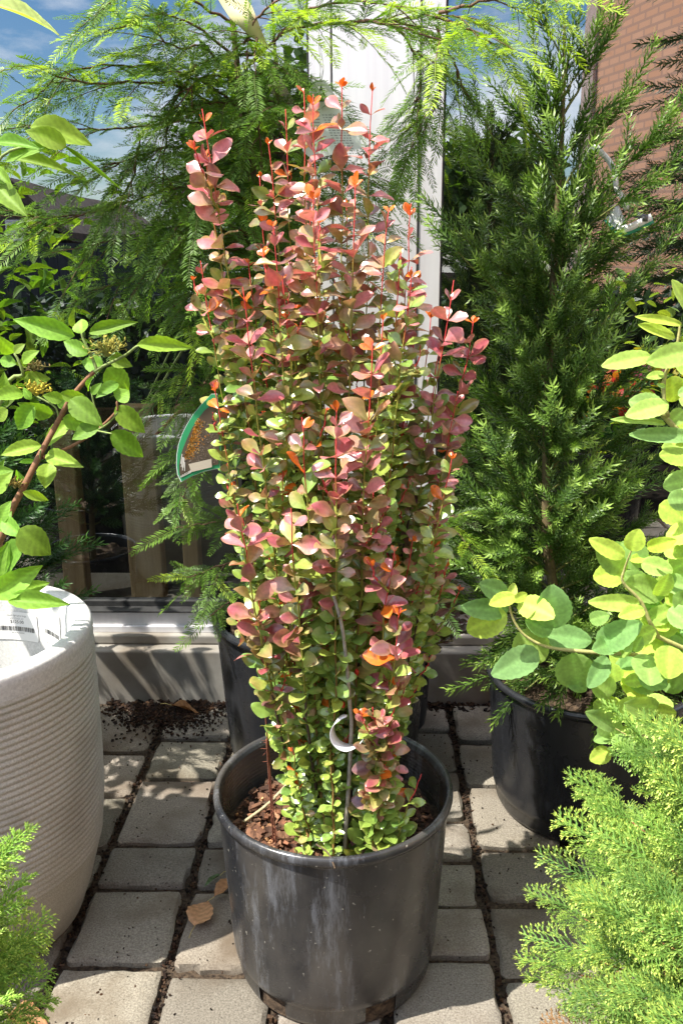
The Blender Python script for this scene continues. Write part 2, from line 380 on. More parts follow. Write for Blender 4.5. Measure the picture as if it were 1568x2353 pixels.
# ------------------------------------------------------------------ shop front
WX0, WX1, ZT = -3.4, 3.2, 3.0
YG = 2.44
sf = empty('shop_front', (0, 2.32, 0), 'pale metal framed shop window wall standing on a low concrete sill behind the plants', 'building')
g = Geo(); box(g, WX0, WX1, 2.32, 2.9, -.3, .155); box(g, WX0, WX1, 2.365, 2.9, .155, .185)
o = g.build('concrete_sill', M['curb'], sf, smooth=False)
bv = o.modifiers.new('b', 'BEVEL'); bv.width = .006; bv.segments = 3
g = Geo()
box(g, WX0, WX1, 2.385, 2.50, .185, .205); box(g, WX0, WX1, 2.395, 2.50, .205, .248)
box(g, WX0, WX1, 2.39, 2.50, 2.75, ZT)
o = g.build('window_frame', M['alu'], sf, smooth=False); bv = o.modifiers.new('b', 'BEVEL'); bv.width = .002; bv.segments = 2
g = Geo(); box(g, WX0, WX1, 2.385, 2.5, .248, .252, (1, 1, 1)); box(g, WX0, WX1, 2.425, 2.46, .252, .268)
g.build('gasket', M['sealant'], sf, smooth=False)
xa, xb, xc, xd = [A(v, 0, 2.4)[0] for v in (707, 757, 965, 1017)]
xd = A(1011, 600, 2.4)[0]; xc = A(962, 400, 2.4)[0]; xb = xb + .003
g = Geo(); box(g, xa, xb - .003, 2.405, 2.50, .248, 2.75); box(g, xb + .003, xc - .003, 2.40, 2.50, .2485, 2.75); box(g, xc + .003, xd, 2.405, 2.50, .248, 2.75)
o = g.build('mullion', M['alu'], sf, smooth=False); bv = o.modifiers.new('b', 'BEVEL'); bv.width = .0015; bv.segments = 2
g = Geo(); box(g, xb - .003, xb + .003, 2.418, 2.49, .249, 2.74); box(g, xc - .003, xc + .003, 2.418, 2.49, .249, 2.74); g.build('mullion_groove', M['groove'], sf, smooth=False)
g = Geo(); box(g, xd, xd + .006, 2.412, 2.47, .252, 2.74); box(g, xa - .006, xa, 2.412, 2.47, .252, 2.74); g.build('side_gasket', M['sealant'], sf, smooth=False)
for (x0, x1) in ((WX0, xa - .006), (xd + .006, WX1)):
    g = Geo(); g.add([(x0, YG, .268), (x1, YG, .268), (x1, YG, 2.75), (x0, YG, 2.75)], [(0, 1, 2, 3)]); g.build('window_pane', M['glass'], sf, smooth=False)
g = Geo(); box(g, WX0 - .2, WX1 + .2, 4.6, 4.8, -.2, 3.0); box(g, WX0 - .2, WX0, 2.5, 4.6, -.2, 3); box(g, WX1, WX1 + .2, 2.5, 4.6, -.2, 3.0); box(g, WX0 - .2, WX1 + .2, 2.32, 4.8, 3.0, 3.2)
g.build('room_shell', M['room'], sf, smooth=False)
for (x0, x1, xs, lab) in ((132, 184, 0, 'narrow timber post indoors seen through the window, left of its two fellows'), (288, 366, 0, 'thick timber post indoors in the middle of the three behind the glass'), (415, 452, 0, 'timber post indoors nearest the shrub, mostly behind the redwood')):
    g = Geo(); Y = 2.62; a_ = A(x0, 1200, Y)[0]; b_ = A(x1, 1200, Y)[0]; box(g, a_, b_, Y, Y + .06, -.012, .82 if x0 > 140 else .74)
    o = g.build('wooden_post', M['wood'], smooth=False); tag(o, lab, 'post', 'timber posts inside the shop window'); bv = o.modifiers.new('b', 'BEVEL'); bv.width = .004
g = Geo(); a_ = A(100, 1100, 2.66)[0]; b_ = A(470, 1100, 2.66)[0]; box(g, a_, b_, 2.68, 2.72, .74, .80); o = g.build('timber_rail', noise_mat('dark stained timber', (.05, .03, .018), (.09, .055, .03), 8, .7), smooth=False); tag(o, 'horizontal timber rail indoors joining the tops of the posts', 'rail')

# ------------------------------------------------------------------ what the glass mirrors: the yard behind the camera
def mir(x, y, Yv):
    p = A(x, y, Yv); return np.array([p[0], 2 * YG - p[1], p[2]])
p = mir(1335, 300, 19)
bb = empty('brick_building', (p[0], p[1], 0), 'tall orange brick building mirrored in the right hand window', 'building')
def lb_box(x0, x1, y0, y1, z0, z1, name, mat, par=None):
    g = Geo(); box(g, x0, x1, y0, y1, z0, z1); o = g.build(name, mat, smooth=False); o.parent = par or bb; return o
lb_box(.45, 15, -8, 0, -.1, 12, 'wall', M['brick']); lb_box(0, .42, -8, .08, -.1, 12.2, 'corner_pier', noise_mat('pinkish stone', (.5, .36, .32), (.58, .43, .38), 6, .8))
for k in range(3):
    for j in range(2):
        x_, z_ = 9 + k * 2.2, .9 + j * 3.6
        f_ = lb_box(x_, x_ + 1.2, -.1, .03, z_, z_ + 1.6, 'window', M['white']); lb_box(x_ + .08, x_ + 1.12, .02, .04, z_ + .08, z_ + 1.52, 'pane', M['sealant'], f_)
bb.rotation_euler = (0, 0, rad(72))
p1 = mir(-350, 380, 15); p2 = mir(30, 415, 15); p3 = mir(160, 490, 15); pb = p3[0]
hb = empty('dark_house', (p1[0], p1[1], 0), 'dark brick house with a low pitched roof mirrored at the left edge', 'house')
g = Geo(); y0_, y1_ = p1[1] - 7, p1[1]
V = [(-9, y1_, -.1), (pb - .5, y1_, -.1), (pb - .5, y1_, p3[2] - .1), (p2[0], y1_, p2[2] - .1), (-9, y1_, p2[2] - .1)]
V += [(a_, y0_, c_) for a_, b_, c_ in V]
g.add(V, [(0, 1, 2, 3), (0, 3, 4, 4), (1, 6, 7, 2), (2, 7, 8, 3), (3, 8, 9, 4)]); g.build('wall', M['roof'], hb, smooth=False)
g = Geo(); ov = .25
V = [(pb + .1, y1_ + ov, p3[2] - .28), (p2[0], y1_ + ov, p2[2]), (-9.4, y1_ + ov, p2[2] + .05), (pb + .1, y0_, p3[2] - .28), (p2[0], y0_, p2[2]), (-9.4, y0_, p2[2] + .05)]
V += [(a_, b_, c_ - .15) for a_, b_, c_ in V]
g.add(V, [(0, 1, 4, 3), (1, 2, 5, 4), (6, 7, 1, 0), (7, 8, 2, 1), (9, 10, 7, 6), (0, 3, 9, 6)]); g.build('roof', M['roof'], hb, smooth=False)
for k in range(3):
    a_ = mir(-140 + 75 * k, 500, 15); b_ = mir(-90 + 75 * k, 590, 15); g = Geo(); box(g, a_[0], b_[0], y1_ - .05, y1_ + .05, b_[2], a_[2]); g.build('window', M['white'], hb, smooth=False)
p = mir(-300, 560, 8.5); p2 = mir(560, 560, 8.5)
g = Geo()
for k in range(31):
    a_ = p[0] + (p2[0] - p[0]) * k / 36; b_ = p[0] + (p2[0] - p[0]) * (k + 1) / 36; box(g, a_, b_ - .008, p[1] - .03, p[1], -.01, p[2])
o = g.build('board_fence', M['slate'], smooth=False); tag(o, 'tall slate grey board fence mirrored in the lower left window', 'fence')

# ------------------------------------------------------------------ leaf templates
ell = lambda t: max(0, math.sin(math.pi * t ** .9)) ** .8
obov = lambda t: .10 + .9 * max(0, math.sin(math.pi * min(1, t ** 1.75))) ** .75 if t < .999 else .18
barbT = grid_leaf(lambda t: (.07 + .95 * max(0, math.sin(math.pi * t ** 1.3)) ** .62 * min(1, .22 + t * 1.5)) if t > 0 else .07, 10, 5, .16, .14, .014, blunt=1.7)
_bf = lambda t: (.07 + .95 * max(0, math.sin(math.pi * t ** 1.3)) ** .60 * min(1, .22 + t * 1.5)) if t > 0 else .07
_bg = lambda t: (.08 + .92 * max(0, math.sin(math.pi * t ** 1.12)) ** .68 * min(1, .28 + t * 1.5)) if t > 0 else .07
barbTs = [barbT, grid_leaf(_bf, 10, 5, .24, -.10, .02, blunt=1.7), grid_leaf(_bg, 10, 5, .08, .26, .03, blunt=1.7), grid_leaf(_bg, 10, 5, .32, .16, .03, blunt=1.7), grid_leaf(_bf, 10, 5, -.10, .05, .03, blunt=1.7)]
vibT = grid_leaf(lambda t: (math.sin(math.pi * t ** .78) ** .85 if 0 < t < 1 else .03), 14, 7, .22, .22, .012, .03)
spirT = grid_leaf(lambda t: (max(.05, math.sin(math.pi * t ** .86)) ** .55 * (1 if t < .95 else .75)) if t > 0 else .06, 16, 7, .12, .10, .012, .032)

# ------------------------------------------------------------------ main pot + barberry
PC = A(765, 1797, 1.35); PC[2] = 0; PZ = .365
bar = empty('potted_barberry', PC, 'tall pink and green leaved barberry in a scuffed black nursery pot, front and centre', 'potted plant')

def nursery_pot(c, r, h, parent, mat, holes=(), ribs=True, base=.79):
    seg = 96
    prof = [(r * base, 0), (r * (base + .035), .006), (r * (base + .055), h * .045), (r * (base + .065), h * .12), (r * (base + .085), h * .135)]
    prof += [(r * (.885 + .075 * t), h * (.17 + .73 * t)) for t in np.linspace(0, 1, 9)]
    prof += [(r * .965, h * .935), (r * .968, h * .95), (r * .995, h * .955), (r, h * .97), (r * .995, h * .992), (r * .975, h), (r * .952, h * .997), (r * .94, h * .98)]
    for i in range(18):
        z = .97 - .02 * i; prof += [(r * (.935 - .0015 * i), h * z), (r * (.929 - .0015 * i), h * (z - .006)), (r * (.929 - .0015 * i), h * (z - .012))]
    prof += [(r * .87, h * .3), (r * .8, .012), (0.001, .012)]
    hs = []
    for a0, wd in holes:
        j0 = int((a0 % (2 * math.pi)) / (2 * math.pi) * seg); hs += [(j0 + k) % seg for k in range(wd)]
    g = Geo(); lathe(g, prof, c, seg, skip=lambda i, j: i in (1, 2) and j in hs)
    g.build('pot', mat, parent)
    if hs:
        g = Geo(); pr = [(r * (base + .03), .004), (r * (base + .03), h * .14)]; lathe(g, pr, c, seg); g.build('root_ball', M['soil'], parent)

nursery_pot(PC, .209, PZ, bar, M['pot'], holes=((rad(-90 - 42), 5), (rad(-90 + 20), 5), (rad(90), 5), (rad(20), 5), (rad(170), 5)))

def soil_disc(c, r, z, parent, mat, amp=.008, name='soil'):
    g = Geo(); n, seg = 14, 48; V = []; 
    for i in range(n + 1):
        for j in range(seg):
            a_ = 2 * math.pi * j / seg; rr = r * i / n; x, y = rr * math.cos(a_), rr * math.sin(a_)
            V.append((c[0] + x, c[1] + y, z + amp * smoothnoise(x * 1.5, y * 1.5, z * 9) + amp * .4 * rng.normal()))
    Q = [(i * seg + j, i * seg + (j + 1) % seg, (i + 1) * seg + (j + 1) % seg, (i + 1) * seg + j) for i in range(n) for j in range(seg)]
    g.add(V, Q); return g.build(name, mat, parent)
SZ = .275
soil_disc(PC, .192, SZ, bar, M['soil'])
g = Geo(); m = 1500
a_ = rng.uniform(0, 2 * math.pi, m); rr = .187 * np.sqrt(rng.uniform(0, 1, m))
pts = np.column_stack([PC[0] + rr * np.cos(a_) * .95, PC[1] + rr * np.sin(a_) * .95, SZ + rng.uniform(.0, .016, m)])
crumbs(g, pts[:950], .006, .018, [(1.2, 1.0, .9), (.8, .7, .65), (1.5, 1.2, 1.05), (.5, .4, .4), (.9, .6, .5)], .3)
pts[950:1250, :2] = PC[:2] + (pts[950:1250, :2] - PC[:2]) * .84
crumbs(g, pts[950:1250], .015, .036, [(1.2, .95, .85), (1.5, 1.25, 1.1), (.8, .6, .55), (1.0, .7, .6)], .22)
crumbs(g, pts[1250:], .002, .005, [(4, 3.4, 2.4), (3, 2.6, 2)], .9)
g.build('bark_mulch', M['mulch'], bar, smooth=False)
g = Geo(); tube(g, bezpts([PC + [-.17, -.02, SZ + .01], PC + [-.12, .03, SZ + .022], PC + [-.09, .07, SZ + .035]], 6), .003, 5, (.5, .42, .25)); g.build('dead_twig', M['bark'], bar); g = Geo()
tube(g, bezpts([PC + [-.02, -.185, SZ + .1], PC + [.0, -.197, PZ + .002], PC + [.01, -.215, PZ - .01]], 6), .0015, 4, (.12, .08, .05))
g.build('dead_twig', M['bark'], bar)

GREEN = np.array([.36, .46, .08]); GREEN2 = np.array([.16, .29, .06]); BURG = np.array([.36, .085, .10]); ROSE = np.array([.54, .19, .205]); PURP = np.array([.22, .10, .105]); ORNG = np.array([.75, .16, .02])
stemG, leafG, = Geo(), Geo()
lb = dict(base=[], D=[], N=[], L=[], W=[], r=[], k=[])
def barb_stem(B, T, red, woody, lmax, tipL=.2, dens=1.0, outw=None, lean=.75):
    Bc = B + (T - B) * np.array([lean * .8, lean * .8, .52])
    t = np.linspace(0, 1, 26)[:, None]; Pp = (1 - t) ** 2 * B + 2 * t * (1 - t) * Bc + t ** 2 * T
    Pp = Pp + np.cumsum(rng.normal(0, .0012, Pp.shape) * [1, 1, 0], 0)
    Ls = np.linalg.norm(np.diff(Pp, axis=0), axis=1).sum()
    if Ls > .3:   # short side twigs
        for _ in range(rng.integers(1, 4)):
            i_ = rng.integers(7, 23); a__ = rng.uniform(0, 6.3); l__ = rng.uniform(.04, .12); p_ = Pp[i_]
            barb_stem(p_, p_ + np.array([math.cos(a__) * .5, math.sin(a__) * .5, 1]) * l__, red * .75, False, lmax * .85, tipL=.10, lean=1.0)
    cb = np.array([.09, .055, .04]) if woody else np.array([.30, .17, .05])
    ct = np.array([.62, .06, .06]); cm = np.array([.30, .30, .05])
    dtip = (1 - t[:, 0]) * Ls
    c = np.where((dtip < tipL * .5)[:, None], ct, np.where((dtip < tipL * 1.6)[:, None], cm, cb))
    tube(stemG, Pp, np.linspace(.0034 if woody else .0022, .0007, 26), 5, c)
    s = .03 if Ls > .2 else .012; ph = rng.uniform(0, 6)
    Tn = norm(np.gradient(Pp, axis=0))
    while s < Ls:
        f_ = s / Ls * 25; i = min(int(f_), 24); p = Pp[i] + (Pp[i + 1] - Pp[i]) * (f_ - i); ax = Tn[i]; d = Ls - s
        young = d < tipL
        n = rng.integers(2, 5) if young else rng.integers(4, 7)
        if rng.uniform() > dens: n = 0
        for k in range(n):
            ph += 2.4 + rng.normal(0, .35)
            rd = norm(np.array([math.cos(ph), math.sin(ph), 0]) - ax * 0)
            el = rng.uniform(.0, .85) + (.55 if d < .03 else 0)
            D = norm(rd * math.cos(el) + ax * math.sin(el) + rng.normal(0, .12, 3))
            sz = 1.02 * lmax * (.8 if d > .5 else 1) * (1 - .38 * min(1, max(0, (d - .22) / .5))) * (min(1, .28 + d / .085)) * rng.uniform(.62, 1.1)
            if k > 2: sz *= .7
            r = .80 * red * (1.25 if d < .10 else 1.0) * max(0, 1 - max(0, d - tipL * .7) / (tipL * 1.5)) + rng.normal(0, .22)
            kk = 2 if (d < .018 or (d < .1 and rng.uniform() < .055)) else 0
            lb['base'].append(p + rd * .001); lb['D'].append(D)
            lb['N'].append(norm(ax * .25 + np.array([-.25, -.75, .65]) - rd * .15 + rng.normal(0, .42, 3)))
            lb['L'].append(sz); lb['W'].append(sz * rng.uniform(.50, .68)); lb['r'].append(min(1, max(0, r))); lb['k'].append(kk)
        s += rng.uniform(.016, .032) * (1.15 if young else .85)

def SB(dx=None, dy=None, z=SZ - .005):
    return PC + np.array([rng.normal(0, .05) if dx is None else dx, rng.normal(0, .05) if dy is None else dy, z])
front = [  # tip x, tip y, depth offset, red, leaf size, base offsets
    (470, 250, -.02, 1.0, .040, -.07, 0), (628, 322, .02, .85, .032, -.03, .02), (700, 205, .03, .9, .040, -.02, .02), (715, 215, -.02, 1, .040, 0, .0),
    (775, 188, 0, .95, .040, .02, .02), (850, 205, .04, .95, .036, .04, .03), (945, 468, .0, 1, .038, .06, 0), (1035, 645, -.03, 1, .040, .08, -.02),
    (1098, 735, .0, 1, .042, .1, 0), (622, 520, -.12, 1, .042, -.05, -.05), (800, 400, -.07, .9, .04, .01, -.03), (560, 660, -.14, .9, .036, -.07, -.04),
    (720, 430, -.08, .9, .042, -.01, -.04), (855, 785, -.15, 1, .044, .04, -.07), (770, 935, -.18, 1, .042, .0, -.09), (540, 1155, -.16, .95, .044, -.08, -.06),
    (672, 1170, -.18, .9, .042, -.04, -.08), (890, 1265, -.16, .95, .040, .07, -.09), (705, 960, -.16, .6, .040, -.03, -.08), (462, 600, .0, .8, .036, -.09, .01), (492, 345, .01, .85, .036, -.08, .02),
    (480, 880, -.05, .3, .030, -.1, -.01), (990, 640, .05, .8, .036, .07, .03), (1060, 900, -.02, .9, .038, .1, .0), (910, 1400, -.17, 1, .042, .08, -.12),
    (600, 400, .03, .7, .028, -.04, .02), (880, 480, -.02, .8, .038, .04, .0), (660, 250, .05, .8, .036, -.03, .04), (935, 1560, -.15, 1, .044, .09, -.13), (560, 1380, -.14, .8, .036, -.08, -.05)]
for (tx, ty, dy_, red, lm, bx, by) in front:
    T = A(tx, ty, PC[1] + dy_); barb_stem(SB(bx * .55, by * .7), T, red, ty > 600 and rng.uniform() < .3, lm, tipL=.26 if ty < 800 else .20)
for k in range(36):   # older wood and shorter shoots filling the clump
    x = rng.uniform(470, 1075); lo = 430 + 900 * abs((x - 760) / 400) ** 2.2
    y = rng.uniform(lo, 1350); bx = (x - 765) / 310 * .052
    T = A(x, y, PC[1] + rng.uniform(-.12, .16)); barb_stem(SB(bx + rng.normal(0, .015)), T, rng.uniform(.15, .8), rng.uniform() < .6, rng.uniform(.026, .036), tipL=.16)
for k in range(26):   # low green shoots around the foot
    x = rng.uniform(635, 915); y = rng.uniform(1480, 1830); bx = (x - 765) / 310 * .12
    T = A(x, y, PC[1] + rng.uniform(-.14, .04)); barb_stem(SB(bx + .01, rng.uniform(-.13, .0)), T, rng.uniform(0, .25), False, rng.uniform(.022, .030), tipL=.06, lean=.6)
for k in range(5):
    T = A(870 + 16 * k, 1680 + 24 * k, PC[1] - .12); barb_stem(SB(.075 + .004 * k, -.11), T, .6 if k < 3 else .2, False, .036, tipL=.1, lean=.6)
# bare spined twigs
for (bx, by, tx, ty) in ((-.095, -.07, 606, 1600), (-.1, -.065, 612, 1700)):
    B = SB(bx, by); T = A(tx, ty, PC[1] - .08); Pp = np.linspace(B, T, 12); tube(stemG, Pp, .0017, 4, (.20, .07, .04))
    for k in range(14):
        q = B + (T - B) * rng.uniform(.1, 1); d = norm(rng.normal(size=3)) * .012; tube(stemG, [q, q + d], [.0006, .0002], 3, (.3, .1, .06))
gb = [A(765, 1365, PC[1] - .155), A(785, 1440, PC[1] - .15), A(797, 1540, PC[1] - .14), A(803, 1620, PC[1] - .13), A(806, 1700, PC[1] - .12), SB(.02, -.1)]
tube(stemG, bezpts(gb, 20), np.linspace(.0026, .0036, 20), 6, (.42, .37, .30))
n_ = len(lb['base']); Bs = np.array(lb['base']); Ds = np.array(lb['D']); Ns = np.array(lb['N']); Lv = np.array(lb['L']); Wv = np.array(lb['W']); rr = np.array(lb['r']); kk = np.array(lb['k'])
V, Q, UV = barbT
vv, tt = UV[:, 0][None], UV[:, 1][None]
gmix = rng.uniform(0, 1, (n_, 1, 1)); gr = GREEN * gmix + GREEN2 * (1 - gmix)
zrel = np.clip((Bs[:, 2] - .5) / .9, 0, 1)[:, None, None]
rb = rng.uniform(0, 1, (n_, 1, 1)); rdc = np.where(rb < .45, ROSE, np.where(rb < .85, BURG, PURP))
mask = np.clip(rr[:, None] * 1.9 - .35 - .5 * (1 - tt) - .25 * np.abs(vv) * (1 - rr[:, None]), 0, 1)[..., None]
Cb = gr * (1 - mask) + rdc * mask
orr = (kk == 2)[:, None, None]; Cb = np.where(orr, ORNG * rng.uniform(.6, 1.1, (n_, 1, 1)) * [1, rng.uniform(.7, 1.6), 1], Cb)
edge = (np.abs(vv) > .9)[..., None] & (mask > .2) & ~orr; Cb = np.where(edge, Cb * .6 + np.array([.45, .30, .10]) * .4, Cb)
Cb = Cb * rng.uniform(.85, 1.15, (n_, 1, 1)) * (1 + .16 * (np.abs(vv) < .1))[..., None] * np.ones((1, len(V), 1))
spot = (rng.uniform(0, 1, (n_, len(V))) < .012)[..., None]; Cb = np.where(spot, np.array([.16, .08, .03]), Cb)
pick = rng.integers(0, len(barbTs), n_)
for q_, (Vq, Qq, _) in enumerate(barbTs):
    I = pick == q_; stamp(leafG, Vq, Qq, Bs[I], Ds[I], Ns[I], Lv[I], Wv[I], Cb[I])
stemG.build('stems', M['bark'], bar); leafG.build('foliage', M['barb'], bar)
# berries
for (x, y) in ((905, 1708 * .905), (870, 1790 * .905)):
    g = Geo(); pc = A(x * .905, y, PC[1] - .12); lathe(g, [(.0001, -.006), (.003, -.004), (.0036, 0), (.003, .004), (.0001, .006)], pc, 8)
    g.build('berry', M['berry'], bar)
print('barberry leaves', n_)

# ------------------------------------------------------------------ feathery redwood
def feather(nn, ang, nl, wd, droop, single=True, seed=1):
    r = np.random.default_rng(seed); V = []; Q = []; T = []
    ax = [np.array([.02 * math.sin(t * 5 + seed), t, -droop * t ** 2]) for t in np.linspace(0, 1, 7)]
    for i, a_ in enumerate(ax):
        w_ = .010 * (1 - .6 * i / 6)
        for dx, dz in ((-w_, 0), (w_, 0), (0, w_)): V.append(a_ + [dx, 0, dz]); T.append(.3)
    for i in range(6):
        for j in range(3): Q.append((i * 3 + j, i * 3 + (j + 1) % 3, (i + 1) * 3 + (j + 1) % 3, (i + 1) * 3 + j))
    for k in range(nn):
        t = .05 + .95 * k / nn; f_ = t * 6; i = min(int(f_), 5); p = ax[i] + (ax[i + 1] - ax[i]) * (f_ - i)
        for sgn in (-1, 1):
            L = nl * (.55 + .45 * math.sin(math.pi * min(1, t * .85 + .12))) * r.uniform(.8, 1.1) * (1 if t < .85 else .7)
            an = ang + r.normal(0, .09) - .45 * t ** 3; d = np.array([sgn * math.sin(an), math.cos(an), .08 + r.normal(0, .09)]); s = np.array([math.cos(an) * wd / 2 * sgn, -math.sin(an) * wd / 2, 0])
            b = len(V); tip = p + d * L + np.array([0, .05 * L, -.10 * L]); mid = p + d * L * .55
            V += [p - s * .4, mid - s, tip, mid + s]; T += [.4, .8, 1, .8]; Q.append((b, b + 1, b + 2, b + 3))
    return np.array(V), np.array(Q), np.array(T)
FE = [feather(21, 1.0, .21, .026, .04 + .06 * s, seed=s) for s in range(1, 5)]

def conifer_spray(name, parent, mat, branches, dark, light, lime, fl=(.075, .12), spacing=.0175, sec=4, seclen=.105, bark=(.16, .09, .06), rtube=(.0032, .0009), limep=.1, wfac=1.0, templates=None, lim_y=None):
    T_ = templates or FE; fg, bg_ = Geo(), Geo()
    acc = [[] for _ in T_]
    def place(p, D, Nn, L, lime_):
        acc[rng.integers(0, len(T_))].append((p, D, Nn, L, lime_))
    def twig(Pp, r0, r1, secn, lime_p, spc):
        tube(bg_, Pp, np.linspace(r0, r1, len(Pp)), 5, np.array(bark) * rng.uniform(.8, 1.2))
        Ls = np.linalg.norm(np.diff(Pp, axis=0), axis=1).sum(); Tn = norm(np.gradient(Pp, axis=0)); s = .03; sg = 1
        while s < Ls:
            f_ = s / Ls * (len(Pp) - 1); i = min(int(f_), len(Pp) - 2); p = Pp[i] + (Pp[i + 1] - Pp[i]) * (f_ - i); ax = Tn[i]
            side = norm(np.cross(ax, [0, 0, 1])); an = rng.uniform(.7, 1.15)
            D = norm(ax * math.cos(an) + side * sg * math.sin(an) + np.array([0, 0, rng.normal(.02, .28)]))
            L = rng.uniform(*fl) * (1 - .35 * s / Ls)
            place(p, D, norm(np.array([-.1, -.6, 1]) + rng.normal(0, .35, 3)), L, (rng.uniform() < lime_p))
            sg = -sg; s += spc * rng.uniform(.6, 1.2)
        place(Pp[-1], Tn[-1], norm(np.array([0, -.35, 1]) + rng.normal(0, .2, 3)), fl[1] * .9, rng.uniform() < lime_p * 2.5)
        for k in range(secn):
            f_ = rng.uniform(.12, .92); i = int(f_ * (len(Pp) - 1)); p = Pp[i]; ax = Tn[i]; side = norm(np.cross(ax, [0, 0, 1])) * (1 if k % 2 else -1)
            D = norm(ax * .65 + side * .55 + rng.normal(0, .2, 3)); l_ = seclen * rng.uniform(.6, 1.2); dr = rng.uniform(.1, .35)
            t = np.linspace(0, 1, 6)[:, None]; q = p + D * l_ * t - np.array([0, 0, 1]) * dr * l_ * t ** 2
            twig(q, r1 * 1.5, r1 * .6, 0, lime_p, spc * 1.1)
    for (pts, sn, lp) in branches:
        Pp = bezpts(pts, max(10, 5 * len(pts))); Pp = Pp + rng.normal(0, .0015, Pp.shape); twig(Pp, rtube[0], rtube[1], sn if sn is not None else sec, lp if lp is not None else limep, spacing)
    nf = 0
    for T1, a_ in zip(T_, acc):
        if not a_: continue
        V, Q, T = T1; m = len(a_); nf += m
        b = np.array([x[0] for x in a_]); D = np.array([x[1] for x in a_]); Nn = np.array([x[2] for x in a_]); L = np.array([x[3] for x in a_]); li = np.array([x[4] for x in a_])[:, None, None]
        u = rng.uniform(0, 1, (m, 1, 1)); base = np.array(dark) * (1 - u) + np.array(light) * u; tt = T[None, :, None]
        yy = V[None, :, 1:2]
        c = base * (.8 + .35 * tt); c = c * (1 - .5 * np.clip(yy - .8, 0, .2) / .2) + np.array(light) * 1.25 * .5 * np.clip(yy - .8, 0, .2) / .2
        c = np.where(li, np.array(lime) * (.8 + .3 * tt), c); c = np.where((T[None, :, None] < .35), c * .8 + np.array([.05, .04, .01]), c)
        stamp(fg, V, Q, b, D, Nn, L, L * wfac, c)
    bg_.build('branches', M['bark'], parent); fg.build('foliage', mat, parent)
    print(name, 'sprays', nf)

